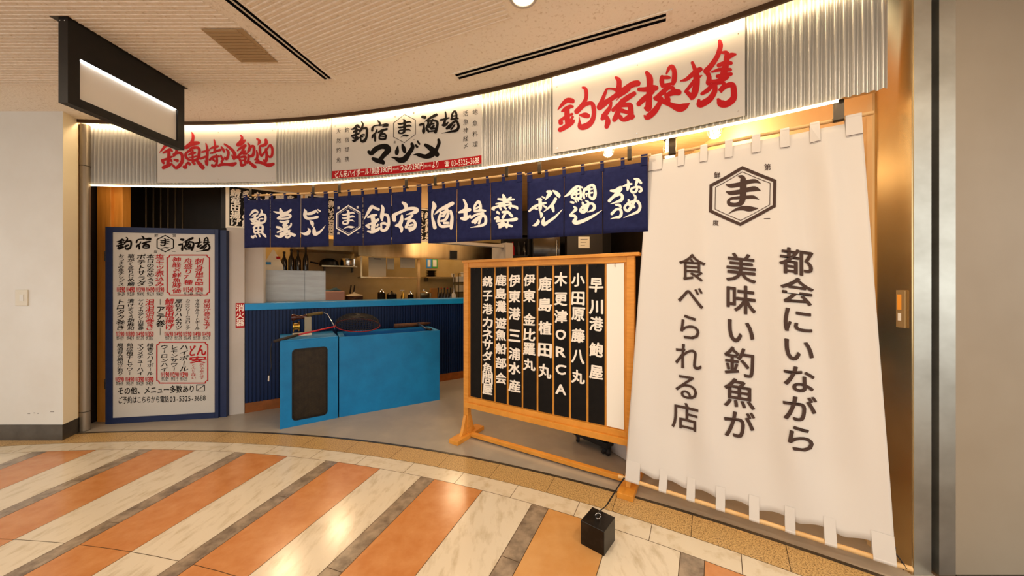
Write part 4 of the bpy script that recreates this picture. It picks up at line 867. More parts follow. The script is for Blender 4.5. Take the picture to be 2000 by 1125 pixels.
# ------------------------------------------------------------ pillar, counter, kitchen
cn = Vector((-2.70, 3.385, 0)); e1 = Vector((.845, .535, 0)).normalized(); e2 = Vector((-e1.y, e1.x, 0))
KX = Matrix(((e1.x, e2.x, 0, cn.x), (e1.y, e2.y, 0, cn.y), (0, 0, 1, 0), (0, 0, 0, 1)))
def kb(px, b): P = Plane(cn+e2*b, e1); return P.uv(px, 500)[0]
def kz(px, py, b): P = Plane(cn+e2*b, e1); return P.uv(px, py)[1]
p = MB(); p1 = mc_; p.prism([tuple(q[:2]) for q in (p1+Vector((.004, .003, 0)), cn, cn+e2*.07, cn+e1*.15+e2*.07, cn+e1*.15+e2*.33, p1+Vector((-.03, .33, 0)))], 0, 1.87)
tag(p.build('pillar', M['pillar'], bevel=.002), 'pale grey square pillar at the left end of the blue counter', 'pillar')
p = MB(); p.prism([tuple(q[:2]) for q in (p1+Vector((-.1, .06, 0)), cn+e2*.05, cn+e1*.15+e2*.05, cn+e1*.15+e2*.3, p1+Vector((-.1, .35, 0)))], 1.87, 2.62); struct(p.build('trim_13', M['dark']))
PP = Plane(p1+Vector((.004, .003, 0)), cn-p1); (u0, v1), (u1, v0) = PP.uv(460.5, 592), PP.uv(478, 640)
T = Thing('extinguisher_sign', PP.P(u0, v0), 'small red plate with three white characters low on the grey pillar', 'sign')
b = MB(); pbox(b, PP, u0, u1-.001, v0, v1, .0005, .003); T.part(b, 'plate', M['red'])
b = MB(); column(b, PP, '消火器', (469.3, 594), (469.3, 637), w=.95, wt=.015, off=.0036); T.part(b, 'lettering', M['whitelet'])
# counter
T = Thing('counter', cn+e1*1.4, 'long kitchen counter with bright blue top and navy ribbed front', 'counter')
LC = 3.05
b = MB(); b.box(0.002, LC, -.012, .062, 1.04, 1.108, KX); b.box(.156, LC, .062, .34, 1.04, 1.108, KX); T.part(b, 'countertop', M['cyan'], bevel=.003)
b = MB(); vs = []; n = int(LC/.032); m = n*6+1; prof = [0, 0, .012, .012, .012, 0]
for k in range(n):
    x = k*.032; b.box(x+.006, x+.026, .004, .018, .10, 1.04, KX)
b.box(0.002, LC, .018, .060, .10, 1.04, KX); b.box(.156, LC, .060, .30, .10, 1.04, KX); T.part(b, 'ribbed_front', M['navyrib'])
b = MB(); b.box(0.002, LC, .006, .060, 0, .10, KX); b.box(.156, LC, .060, .30, 0, .10, KX); T.part(b, 'kick_board', M['base'])
# kitchen back wall and ends
s = MB(); s.box(-.8, 4.3, 2.0, 2.1, 0, SH, KX); struct(s.build('wall_kitchen', M['kwall']))
s = MB(); s.box(-.1, 0, .45, 2.0, 0, SH, KX); struct(s.build('wall_kitchen_left', M['kwall']))
s = MB(); s.box(3.07, 3.2, -.02, .4, 0, 1.93, KX); struct(s.build('trim_14', M['pillar']))
s = MB(); s.box(-.1, 3.2, .01, .14, 2.30, SH, KX); struct(s.build('trim_15', M['gold']))
s = MB(); s.box(1.95, 3.2, .02, .12, 1.86, 1.90, KX); struct(s.build('trim_16', M['pillar']))
s = MB(); s.box(-.03, LC, .36, 1.98, -.02, .002, KX); struct(s.build('floor_kitchen', M['shopfloor']))
# hanging menu boards above the counter
BD = Plane(cn+e2*.03, e1)
TX = [('鯖竜田揚げ', '旨いつまみ'), ('釣魚刺身', '炙りしめ鯖'), ('なめろう', '日本酒各種'), ('煮込み豆腐', '釣宿名物鍋')]
for j, (u0, u1) in enumerate(((-.15, .50), (.52, 1.02), (1.04, 1.62), (1.64, 2.2))):
    T = Thing('hanging_menu', BD.P((u0+u1)/2, 1.865), ('black menu board with white brush writing left of the first curtain', 'black menu board seen in the gap between first and second curtains', 'black menu board mostly hidden behind the second curtain', 'black menu board mostly hidden behind the third curtain')[j], 'menu board', 'black menu boards above the counter')
    b = MB()
    for q in ((u0, u0+.028, 1.865, 2.30), (u1-.02, u1, 1.865, 2.30), (u0+.028, u1-.02, 1.865, 1.888), (u0+.028, u1-.02, 2.28, 2.30)): pbox(b, BD, *q, -.02, .004)
    T.part(b, 'frame', M['opal'])
    b = MB(); pbox(b, BD, u0+.028, u1-.02, 1.888, 2.28, -.02, 0); T.part(b, 'panel', M['plaque'])
    L = MB(); w = .095
    k = 0; u = u0+.075
    while u < u1-.05:
        t_ = TX[(j+k) % 4][k % 2]; n = len(t_)
        for i, ch in enumerate(t_):
            vs, fs, bb = glyph(ch, .03); emit_glyph(L, BD, vs, fs, u, 2.26-(i+.5)*.37/n, .082, .37/n*1.08, .0015, .1, .03)
        u += .092; k += 1
    T.part(L, 'lettering', M['whitelet'])
def kthing(name, lab, cat, x, y, z, group=None): return Thing(name, KX @ Vector((x, y, z)), lab, cat, group)
def kbox(b, x0, x1, y0, y1, z0, z1): return b.box(x0, x1, y0, y1, z0, z1, KX)
# grey cabinet
b0 = .42; xa, xb, xm = kb(517, b0), kb(636, b0), kb(595, b0); zt = kz(560, 528, b0)
T = kthing('kitchen_cabinet', 'low grey brushed cabinet standing just behind the left of the counter', 'cabinet', (xa+xb)/2, b0, 0)
b = MB(); kbox(b, .01, xb, b0+.012, b0+.50, .003, zt); T.part(b, 'body', M['greycab'])
for x0, x1 in ((.012, xm-.003), (xm+.003, xb-.012)):
    b = MB(); kbox(b, x0, x1, b0, b0+.011, .9, zt-.004); T.part(b, 'door', M['greycab'])
CT = zt
def lathe_at(b, prof, x, y, z, n=20): return b.lathe(prof, n=n, M=Matrix.Translation(KX @ Vector((x, y, z))))
# bag, bottles on the cabinet
T = kthing('paper_bag', 'pointed white paper bag with red and blue print on the grey cabinet', 'bag', kb(535, .62), .62, CT)
x, y = kb(534, .62), .62; b = MB(); r = .10
b.loft([[KX @ Vector((x+dx*r*s_, y+dy*.05*s_, CT+h)) for dx, dy in ((-1, -1), (1, -1), (1, 1), (-1, 1))] for s_, h in ((1, 0), (.95, .06), (.5, .16), (.08, .25))]); T.part(b, 'bag', M['paper'])
b = MB(); kbox(b, x-.08, x-.02, y-.056, y-.052, CT+.07, CT+.1); T.part(b, 'blue_print', M['bluep'])
b = MB(); kbox(b, x+.03, x+.07, y-.03, y-.02, CT+.14, CT+.17); T.part(b, 'red_print', M['red'])
BO = [(.028, 0), (.03, .02), (.03, .13), (.012, .18), (.011, .22), (.014, .222), (.014, .235), (.002, .236)]
for i, (px, s_, lab) in enumerate(((555, 1.0, 'dark bottle standing on the grey cabinet nearest the paper bag'), (569, 1.15, 'tall dark bottle on the grey cabinet, second from the bag'), (582, 1.1, 'dark bottle on the grey cabinet in the middle'), (597, 1.3, 'tallest dark bottle with pump at the right of the grey cabinet'))):
    x, y = kb(px, .75), .75; T = kthing('bottle', lab, 'bottle', x, y, CT, 'dark bottles on the grey cabinet')
    b = MB(); lathe_at(b, [(r_*1.1, h*s_) for r_, h in BO], x, y, CT); T.part(b, 'body', M['bottle'], smooth=40)
    b = MB(); lathe_at(b, [(.015, .225*s_), (.015, .245*s_), (.002, .246*s_)], x, y, CT); T.part(b, 'cap', M['black'])
# range hood: left return and long front
zb = kz(740, 501, 1.0); xh0 = kb(700, 1.0); 
T = kthing('range_hood', 'long brushed steel range hood above the kitchen, below the curtains', 'range hood', 2.2, 1.2, zb)
b = MB(); kbox(b, xh0, 3.9, 1.0, 1.05, zb, zb+.34); T.part(b, 'front_panel', M['kitsteel'])
b = MB(); kbox(b, xh0, 3.9, 1.05, 1.46, zb+.30, zb+.34); T.part(b, 'top_panel', M['kitsteel'])
b = MB(); kbox(b, xh0, xh0+.03, 1.05, 1.46, zb, zb+.30); T.part(b, 'side_panel', M['kitsteel'])
x1 = kb(878, 1.0); x2 = kb(893, 1.0)
T = kthing('control_box', 'small dark control box at the corner of the steel hood', 'control box', x1, .97, zb)
b = MB(); kbox(b, x1+.01, x2-.02, .955, .998, zb+.015, zb+.14); T.part(b, 'case', M['black'])
b = MB(); kbox(b, x1-.0, x2, .99, .999, zb, zb+.155); T.part(b, 'plate', M['chrome'])
T = kthing('steel_hood', 'darker steel hood end over the left part of the kitchen back wall', 'range hood', .9, 1.7, 1.6)
zz = kz(640, 490, 1.55); b = MB(); kbox(b, kb(567, 1.55), kb(697, 1.55), 1.5, 1.98, zz, zz+.18); T.part(b, 'body', M['kitsteel'], bevel=.004)
# left shelf with wok and pan
zs = kz(660, 519, 1.7); x0, x1 = kb(628, 1.7), kb(697, 1.7)
T = kthing('steel_shelf', 'steel wall shelf holding the black wok and the round pan', 'shelf', (x0+x1)/2, 1.8, zs)
b = MB(); kbox(b, x0, x1, 1.65, 1.99, zs-.02, zs); T.part(b, 'board', M['kitsteel'])
for xx in (x0+.05, x1-.05):
    b = MB(); kbox(b, xx-.01, xx+.01, 1.8, 1.99, zs-.10, zs-.02); T.part(b, 'bracket', M['darkmetal'])
x, y = kb(643, 1.75), 1.8; T = kthing('wok', 'black wok upside down on the left steel shelf', 'wok', x, y, zs)
b = MB(); lathe_at(b, [(.14, .001), (.14, .01), (.13, .06), (.105, .09), (.055, .115), (.002, .12)], x, y, zs, 28); T.part(b, 'bowl', M['black'], smooth=50)
b = MB(); b.tube([KX @ Vector((x-.15, y-.02, zs+.03)), KX @ Vector((x-.26, y-.05, zs+.05))], .012, 8); T.part(b, 'handle', M['black'])
x = kb(681, 1.75); T = kthing('cooking_pot', 'round steel pot standing right of the black wok', 'pot', x, y, zs)
b = MB(); lathe_at(b, [(.115, .001), (.12, .02), (.12, .11), (.126, .112), (.126, .12), (.115, .12), (.11, .02), (.002, .01)], x, y, zs, 28); T.part(b, 'body', M['chrome'], smooth=50)
b = MB(); b.tube([KX @ Vector((x-.06, y-.15, zs+.09)), KX @ Vector((x-.04, y-.18, zs+.1)), KX @ Vector((x+.04, y-.18, zs+.1)), KX @ Vector((x+.06, y-.15, zs+.09))], .006, 8); T.part(b, 'handle', M['chrome'])
# shelf frame with cutting boards
zs = kz(760, 541, 1.2); x0, x1 = kb(703, 1.2), kb(815, 1.2); zt2 = zb
T = kthing('shelf_rack', 'steel rack hanging below the hood, holding white cutting boards', 'rack', (x0+x1)/2, 1.3, zs)
b = MB(); kbox(b, x0, x1, 1.12, 1.45, zs-.02, zs); T.part(b, 'shelf', M['kitsteel'])
for xx in (x0+.01, x1-.01):
    b = MB(); kbox(b, xx-.012, xx+(.03 if xx > x0+.1 else .012), 1.12, 1.145, 1.0 if xx > x0+.1 else zs, zb-.001); T.part(b, 'upright', M['kitsteel'])
for k, (pa, pb, ya, yb, yy, lab) in enumerate(((720, 754, 502, 537, 1.22, 'largest white cutting board leaning at the left of the rack'), (756, 770, 504, 526, 1.20, 'small white cutting board in the middle of the rack'), (782, 811, 503, 523, 1.17, 'white tray with a comb edge at the right of the rack'))):
    u0, u1 = kb(pa, yy), kb(pb, yy); z0, z1 = kz(pa, yb, yy), kz(pa, ya, yy)
    z0 = zs+.001 if k == 0 else z0
    T = kthing('cutting_board', lab, 'cutting board', (u0+u1)/2, yy, z0, 'white boards on the rack')
    b = MB(); kbox(b, u0, u1, yy, yy+.018, z0, z1); T.part(b, 'board', M['board'], bevel=.005)
    if k == 0: b = MB(); kbox(b, u0+(u1-u0)*.3, u0+(u1-u0)*.7, yy-.002, yy, z1-.03, z1-.018); T.part(b, 'hand_slot', M['black'])
    else:
        b = MB(); b.tube([KX @ Vector(((u0+u1)/2, yy+.009, z1-.002)), KX @ Vector(((u0+u1)/2, yy+.009, min(z1+.03, zb-.002)))], .003, 6); T.part(b, 'hanger', M['chrome'])
# right shelf on back wall with plates
zs = kz(860, 541, 1.8); x0, x1 = kb(829, 1.8), 4.15
T = kthing('wall_shelf', 'steel wall shelf at the right of the kitchen carrying a stack of plates', 'shelf', 3.2, 1.8, zs)
b = MB(); kbox(b, x0, x1, 1.68, 1.99, zs-.02, zs); T.part(b, 'board', M['kitsteel'])
for xx in (x0+.06, x1-.3):
    b = MB(); kbox(b, xx-.01, xx+.01, 1.8, 1.99, zs-.09, zs-.02); T.part(b, 'bracket', M['darkmetal'])
x = kb(842, 1.8)
for k in range(6):
    b = MB(); lathe_at(b, [(.06, .0), (.10, .012), (.105, .016), (.095, .017), (.002, .008)], x+.004*(k % 3), 1.8, zs+.001+.020*k, 24)
    tag(b.build('plate', M['bottle'], smooth=50), ('dark brown plate on the wall shelf, bottom of its stack', 'dark brown plate on the wall shelf, second from the bottom', 'dark brown plate on the wall shelf, third from the bottom', 'dark brown plate on the wall shelf, fourth from the bottom', 'dark brown plate on the wall shelf, fifth from the bottom', 'dark brown plate on the wall shelf, top of its stack')[k], 'plate', 'stack of dark plates')
for px, w_, m_, lab in ((838, .10, M['bluep'], 'blue-edged paper notice on the kitchen wall above the plates'), (849, .12, M['greenp'], 'green-edged paper notice on the kitchen wall above the plates')):
    u = kb(px, 1.99); z1, z0 = kz(px, 503.5, 1.99), kz(px, 524, 1.99); T = kthing('paper_notice', lab, 'notice', u, 1.99, z0)
    b = MB(); kbox(b, u-w_/2, u+w_/2, 1.996, 1.9995, z0, z1); T.part(b, 'coloured_sheet', m_)
    b = MB(); kbox(b, u-w_/2+.025, u+w_/2-.02, 1.9935, 1.996, z0+.03, z1-.04); T.part(b, 'white_sheet', M['paper'])
for px, s_, lab in ((885, 1, 'small white cup on the wall shelf left of the larger cup'), (905, 1.3, 'larger white cup on the wall shelf beside the wooden stand')):
    x = kb(px, 1.8); b = MB(); lathe_at(b, [(.03*s_, 0), (.045*s_, .07*s_), (.042*s_, .07*s_), (.028*s_, .01), (.002, .01)], x, 1.8, zs+.001, 20); tag(b.build('cup', M['ceramic'], smooth=50), lab, 'cup', 'white cups on the wall shelf')
# work table behind the counter with clutter
T = kthing('work_table', 'steel work table along the kitchen back wall behind the counter', 'table', 2.2, 1.6, 0)
ZW = 1.0
b = MB(); kbox(b, .9, 4.1, 1.3, 1.98, ZW-.04, ZW); T.part(b, 'top', M['kitsteel'])
for xx in (.95, 2.5, 4.05):
    b = MB(); kbox(b, xx-.02, xx+.02, 1.34, 1.38, 0.003, ZW-.04); T.part(b, 'leg', M['kitsteel'])
CTZ = 1.108
def on_counter(px, y=.2): return kb(px, y)
def pot(px, y, z, r, h, m, name, lab, cat, lid=None):
    x = kb(px, y); T = kthing(name, lab, cat, x, y, z); b = MB(); lathe_at(b, [(r*.9, .001), (r, .02), (r, h), (r*1.04, h+.004), (r*.97, h+.004), (r*.95, .02), (.002, .015)], x, y, z, 26); T.part(b, 'body', m, smooth=50)
    if lid:
        b = MB(); lathe_at(b, [(r*.98, h+.005), (r*.9, h+.02), (r*.3, h+.04), (.015, h+.045), (.015, h+.065), (.002, h+.067)], x, y, z, 24); T.part(b, 'lid', lid, smooth=50)
x = kb(651, 1.4); T = kthing('plastic_tub', 'pinkish plastic tub with crumpled blue cloth behind the counter', 'tub', x, 1.45, ZW)
b = MB(); kbox(b, x-.16, x+.15, 1.34, 1.56, ZW+.001, ZW+.20); T.part(b, 'tub', mat('pink_plastic', '#B98F84', .4), bevel=.01)
b = MB(); rg = []
for k in range(7):
    t_ = k/6; rg.append([KX @ Vector((x-.13+.26*t_, 1.45+.07*cos(q_*pi/4)*sin(pi*t_*.9+.15), ZW+.20+(.045+.02*sin(9*t_+q_))*max(0, sin(q_*pi/4))*sin(pi*t_*.9+.15))) for q_ in range(8)])
b.loft(rg); T.part(b, 'cloth', mat('grey_blue_cloth', '#3C5660', .7), smooth=True)
pot(692, 1.45, ZW, .125, .12, M['tubwood'], 'cooking_pot', 'wide shallow brown pot with pale rim behind the counter', 'pot', M['board'])
for i, px in enumerate((683, 690)):
    x = kb(px, 1.5); b = MB(); b.tube([KX @ Vector((x, 1.46, ZW+.16)), KX @ Vector((x+.02, 1.5, ZW+.29))], .011, 8); tag(b.build('utensil', M['bottle']), ('short dark tin standing up from the brown pot, left one', 'short dark tin standing up from the brown pot, right one')[i], 'utensil')
pot(745, 1.5, ZW, .06, .16, M['darkmetal'], 'jar', 'dark glass jar on the work table left of the bottles', 'jar', M['chrome'])
pot(765, 1.5, ZW, .08, .13, M['black'], 'bowl', 'dark bowl with heaped contents on the work table', 'bowl', M['darkmetal'])
x = kb(787, 1.4); T = kthing('spray_bottle', 'yellow spray bottle on the work table', 'bottle', x, 1.4, ZW)
b = MB(); lathe_at(b, [(.03, .001), (.035, .02), (.033, .11), (.012, .16), (.012, .19), (.002, .191)], x, 1.4, ZW); T.part(b, 'body', M['brass'], smooth=40)
b = MB(); kbox(b, x-.05, x+.02, 1.39, 1.41, ZW+.192, ZW+.212); T.part(b, 'nozzle', M['ceramic'])
pot(802, 1.5, ZW, .05, .12, M['bottle'], 'jar', 'small brown jar right of the yellow spray bottle', 'jar', M['chrome'])
pot(828, 1.5, ZW, .14, .15, M['kitsteel'], 'cooking_pot', 'large wide steel pot on the work table near the wooden stand', 'pot', M['chrome'])
BW = mat('wood_box', '#9C6A2E', .5)
x = kb(848, 1.4); b = MB(); kbox(b, x-.05, x+.06, 1.4, 1.5, ZW+.001, ZW+.24); tag(b.build('wooden_box', BW, bevel=.004), 'small upright wooden box between the steel pot and the bottles', 'box')
for k in range(5):
    x = kb(856+k*6, 1.45); T = kthing('sauce_bottle', 'slim dark sauce bottle, %s of five from the wooden box' % ('first', 'second', 'third', 'fourth', 'fifth')[k], 'bottle', x, 1.45, ZW, 'row of sauce bottles')
    b = MB(); lathe_at(b, [(.024, .001), (.026, .02), (.026, .13), (.010, .17), (.010, .22+.01*(k % 2)), (.002, .235)], x, 1.45, ZW); T.part(b, 'body', M['bottle'], smooth=40)
    b = MB(); lathe_at(b, [(.013, .222), (.013, .245), (.002, .246)], x, 1.45, ZW, 12); T.part(b, 'cap', M['red'] if k % 2 else M['black'])
x = kb(886, 1.35); T = kthing('pump_bottle', 'white pump bottle on the work table beside the wooden stand', 'bottle', x, 1.35, ZW)
b = MB(); lathe_at(b, [(.035, .001), (.038, .02), (.036, .13), (.012, .16), (.002, .165)], x, 1.35, ZW); T.part(b, 'body', M['ceramic'], smooth=40)
b = MB(); b.tube([KX @ Vector((x, 1.35, ZW+.16)), KX @ Vector((x, 1.35, ZW+.24)), KX @ Vector((x-.06, 1.33, ZW+.235))], .007, 8); T.part(b, 'pump', M['chrome'])
x0, x1 = kb(893, 1.45), kb(893, 1.45)+.42
T = kthing('wire_rack', 'two-tier wire rack with boxes at the right end of the work table', 'rack', (x0+x1)/2, 1.5, ZW)
b = MB()
for z in (.16, .34, .5): kbox(b, x0, x1, 1.4, 1.65, ZW+z, ZW+z+.008)
for xx in (x0+.008, x1-.008):
    for yy in (1.405, 1.645): kbox(b, xx-.006, xx+.006, yy-.004, yy+.004, ZW+.001, ZW+.5)
T.part(b, 'frame', M['chrome'])
for k, (xx, z, w_, h) in enumerate(((x0+.1, .17, .07, .12), (x0+.25, .17, .06, .09), (x0+.12, .35, .09, .1))):
    b = MB(); kbox(b, xx-w_, xx+w_, 1.45, 1.6, ZW+z, ZW+z+h); tag(b.build('storage_box', (M['board'], BW, M['opal'])[k], bevel=.004), ('pale storage box on the lower tier of the wire rack', 'brown storage box on the lower tier of the wire rack', 'pale storage box on the upper tier of the wire rack')[k], 'box')
# dark refrigerator and note behind the name board
T = Thing('black_refrigerator', (.35, 5.6, 0), 'glossy black refrigerator in the dark back of the shop', 'refrigerator')
fr = floorpt; 
b = MB(); b.box(.32, .76, 5.25, 5.95, .003, 2.15); T.part(b, 'body', M['black'], bevel=.01)
b = MB(); b.box(.33, .75, 5.235, 5.249, .1, 2.12); T.part(b, 'door', M['glass'], bevel=.004)
b = MB(); b.tube([(.70, 5.21, 1.2), (.70, 5.21, 2.0)], .012, 8); T.part(b, 'handle', M['chrome'])
T = Thing('dish_shelf', (-.02, 5.5, 0), 'dark open shelf unit beside the black refrigerator', 'shelf')
b = MB()
for z in (0.003, .7, 1.3, 1.75, 2.1): b.box(-.16, .28, 5.4, 5.7, z, z+.02)
for xx in (-.16, .26): b.box(xx, xx+.02, 5.4, 5.7, .02, 2.1)
T.part(b, 'frame', M['dark'])
for k in range(4):
    b = MB(); b.lathe([(.03, 0), (.032, .02), (.03, .14), (.012, .19), (.012, .23), (.002, .232)], (-.09+k*.1, 5.5, 1.771), 14)
    tag(b.build('bottle', (M['bottle'], M['red'], M['black'], M['bottle'])[k], smooth=40), 'bottle on the dark shelf unit, '+('nearest the kitchen pillar', 'second from the pillar', 'third from the pillar', 'nearest the black refrigerator')[k], 'bottle', 'bottles on the dark shelf')
NP = Plane((.9, 5.0, 0), (1, 0)); (u0, v1), (u1, v0) = NP.uv(1130, 462), NP.uv(1152, 484)
b = MB(); b.box(.82, 1.36, 5.02, 5.2, .003, 2.3); tag(b.build('dark_cupboard', M['dark'], bevel=.004), 'tall dark cupboard carrying the white note at the back', 'cupboard')
T = Thing('paper_notice', NP.P(u0, v0), 'white paper note with handwriting on the dark cupboard above the name board', 'notice')
b = MB(); pbox(b, NP, u0, u1, v0, v1, -.018, -.016); T.part(b, 'sheet', M['paper'])
b = MB()
for k in range(3): ribbon(b, NP, [(u0+.03, v1-.04-.045*k), (u1-.03-.02*k, v1-.038-.045*k)], .006, -.0155)
T.part(b, 'writing', M['ink'])
# things under the name board
T = Thing('wheeled_cart', (.72, 3.4, 0), 'black wheeled trolley base seen under the wooden name board', 'cart')
a = floorpt(1122, 864); c_ = floorpt(1176, 889); d_ = (c_-a).normalized(); n_ = Vector((-d_.y, d_.x, 0)); CM = Matrix(((d_.x, n_.x, 0, a.x), (d_.y, n_.y, 0, a.y), (0, 0, 1, 0), (0, 0, 0, 1))); LL = (c_-a).length
b = MB(); b.box(-.02, LL+.04, 0, .4, .06, .10, CM); b.box(0, LL+.03, .02, .38, .10, .78, CM); T.part(b, 'body', M['black'], bevel=.004)
b = MB(); b.box(0, LL+.02, -.01, .0, .12, .16, CM); T.part(b, 'rail', M['darkmetal'])
for xx in (.01, LL-.01, LL+.03):
    b = MB(); q = CM @ Vector((xx, .03, .032)); b.lathe([(.01, -.012), (.03, -.012), (.032, 0), (.03, .012), (.01, .012)], n=16, M=Matrix.Translation(q) @ Matrix.Rotation(pi/2, 4, 'Y')); wh = T.part(b, 'wheel', M['rubber'])
    b = MB(); b.lathe([(.008, -.014), (.012, -.014), (.012, .014), (.008, .014)], n=10, M=Matrix.Translation(q) @ Matrix.Rotation(pi/2, 4, 'Y')); T.part(b, 'hub', M['chrome'], wh)
a = floorpt(1193, 882); c_ = floorpt(1225, 902); d_ = (c_-a).normalized(); n_ = Vector((-d_.y, d_.x, 0)); CM = Matrix(((d_.x, n_.x, 0, a.x), (d_.y, n_.y, 0, a.y), (0, 0, 1, 0), (0, 0, 0, 1)))
b = MB(); b.box(0, .34, 0, .28, .003, .72, CM); tag(b.build('white_cabinet', M['pillar'], bevel=.004), 'pale grey cabinet partly visible under the right of the name board', 'cabinet')

# ------------------------------------------------------------ blue boxes
A = floorpt(546.7, 838.7); B = floorpt(660.5, 816); C_ = floorpt(662.5, 815.3); D = floorpt(858.7, 780.8); HB = .785
nb = Vector((-.503, .864, 0)); 
T = Thing('blue_box', (A+B)/2, 'blue painted box with dark mesh window, left of the blue tank', 'box')
du = (B-A).normalized(); dn = Vector((-du.y, du.x, 0)); WB = (B-A).length; P1 = Plane(A, du)
(u0, v1), (u1, v0) = P1.uv(571, 683), P1.uv(639, 809)
b = MB()
for q in ((0, u0, 0.0, HB), (u1, WB, 0.0, HB), (u0, u1, 0.0, v0), (u0, u1, v1, HB)): pbox(b, P1, *q, -.02, 0)
T.part(b, 'front', M['blue'])
b = MB()
# rounded corners of the window
for (cu, cvv, a0) in ((u0, v0, pi), (u1, v0, 1.5*pi), (u1, v1, 0), (u0, v1, .5*pi)):
    r = .03; cx_ = cu+(r if cu == u0 else -r); cy_ = cvv+(r if cvv == v0 else -r); pts = [(cx_+r*cos(a0+k*pi/12), cy_+r*sin(a0+k*pi/12)) for k in range(7)]
    for o0, o1 in ((-.02, 0),):
        vs = [P1.P(cu, cvv, o_) for o_ in (o1, o0)]+[P1.P(*p_, o1) for p_ in pts]+[P1.P(*p_, o0) for p_ in pts]
        b.add(vs, [(0, 2+k, 3+k) for k in range(6)]+[(1, 10+k, 9+k) for k in range(6)]+[(2+k, 9+k, 10+k, 3+k) for k in range(6)])
T.part(b, 'window_corner', M['blue'])
b = MB(); pbox(b, P1, 0, .018, 0, HB, -.44, -.02); pbox(b, P1, WB-.018, WB-.003, 0, HB, -.44, -.02); pbox(b, P1, 0, WB-.003, 0, HB, -.46, -.44); pbox(b, P1, .018, WB-.018, .0, .018, -.44, -.02); T.part(b, 'body', M['blue'])
b = MB(); pbox(b, P1, -.002, WB-.001, HB-.001, HB+.012, -.462, .002); T.part(b, 'top', M['blue'], bevel=.004)
b = MB(); q = u0
while q < u1: pbox(b, P1, q, q+.0016, v0, v1, -.014, -.012); q += .007
q = v0
while q < v1: pbox(b, P1, u0, u1, q, q+.0016, -.0135, -.0115); q += .007
T.part(b, 'wire_mesh', M['mesh'])
b = MB(); pbox(b, P1, u0-.01, u1+.01, v0-.01, v1+.01, -.03, -.024); T.part(b, 'dark_glass', mat('smoky_pane', '#54452F', .35, var='#3A2F20', scale=14, contrast=(.4, .7)))
b = MB(); rg_ = .032
gp = [(cx_+rg_*cos(a_+k*pi/10), cy_+rg_*sin(a_+k*pi/10)) for cx_, cy_, a_ in ((u1-rg_, v0+rg_, -pi/2), (u1-rg_, v1-rg_, 0), (u0+rg_, v1-rg_, pi/2), (u0+rg_, v0+rg_, pi)) for k in range(6)]
ribbon(b, P1, gp, .009, .001, closed=True); ribbon(b, P1, gp, .004, .0025, closed=True)
T.part(b, 'gasket', M['black'])
du2 = (D-C_).normalized(); WT = (D-C_).length; P2 = Plane(C_, du2)
T = Thing('blue_tank', (C_+D)/2, 'long open-topped blue painted tank in front of the counter', 'tank')
b = MB()
for q in ((0, WT, 0, HB, -.022, 0), (0, WT, 0, HB, -.44, -.418), (0, .05, 0, HB, -.418, -.022), (WT-.045, WT, 0, HB, -.418, -.022), (.05, WT-.045, 0, .03, -.418, -.022)): pbox(b, P2, *q)
T.part(b, 'shell', M['blue'])
b = MB()
for q in ((.05, WT-.045, .03, HB-.02, -.028, -.0225), (.05, WT-.045, .03, HB-.02, -.4175, -.412), (.0505, .056, .03, HB-.02, -.412, -.028), (WT-.051, WT-.0455, .03, HB-.02, -.412, -.028)): pbox(b, P2, *q)
T.part(b, 'liner', M['blueIn'])
b = MB(); pbox(b, P2, WT-.34, WT-.06, .55, .70, -.40, -.10); tag(b.build('filter_box', M['dark'], bevel=.004), 'dark box sunk inside the right end of the blue tank', 'box')
T = Thing('wooden_stick', P2.P(WT-.2, HB, -.35), 'brown stick lying across the right end of the blue tank', 'stick')
b = MB(); b.tube([P2.P(WT-.42, HB+.03, -.40), P2.P(WT-.25, HB+.032, -.405), P2.P(WT-.08, HB+.036, -.41), P2.P(WT+.02, HB+.04, -.43)], [.026, .025, .022, .008], 10); T.part(b, 'stick', M['tubwood'], smooth=True)
b = MB(); b.tube([P2.P(WT-.15, HB+.045, -.36), P2.P(WT-.13, HB+.012, -.06)], .014, 10); T.part(b, 'ferrule', M['chrome'], smooth=40)
b = MB(); b.tube([P2.P(WT-.13, HB+.018, -.08), P2.P(WT-.10, HB+.016, .0)], .014, 10); T.part(b, 'tip', M['rubber'], smooth=40)
# fishing reel on a wooden block
T = Thing('fishing_reel', P1.P(.17, HB+.012, -.28), 'old fishing reel clamped on a block on top of the blue box', 'fishing reel')
b = MB(); pbox(b, P1, .10, .26, HB+.012, HB+.03, -.36, -.22); T.part(b, 'base', M['plastic'], bevel=.002)
b = MB(); pbox(b, P1, .20, .26, HB+.03, HB+.19, -.34, -.26); T.part(b, 'block', mat('grey_block', '#8B8370', .5), bevel=.003)
def lat(P, u, v, o, prof, axis='N', n=20):
    ax = {'N': P.N, 'U': P.U}[axis]; up = Vector((0, 0, 1)); s_ = ax.cross(up)
    return Matrix(((s_.x, up.x, ax.x, P.P(u, v, o).x), (s_.y, up.y, ax.y, P.P(u, v, o).y), (s_.z, up.z, ax.z, P.P(u, v, o).z), (0, 0, 0, 1)))
b = MB(); b.lathe([(.045, -.03), (.05, -.028), (.05, -.018), (.03, -.014), (.03, .014), (.05, .018), (.05, .028), (.045, .03)], n=24, M=lat(P1, .13, HB+.10, -.30, None, 'U')); T.part(b, 'spool', M['brass'], smooth=40)
b = MB(); b.lathe([(.03, -.05), (.034, -.03), (.02, .0), (.018, .05), (.03, .07), (.03, .08)], n=18, M=lat(P1, .14, HB+.19, -.30, None, 'U')); T.part(b, 'knob', mat('dark_red_knob', '#3A120C', .2), smooth=40)
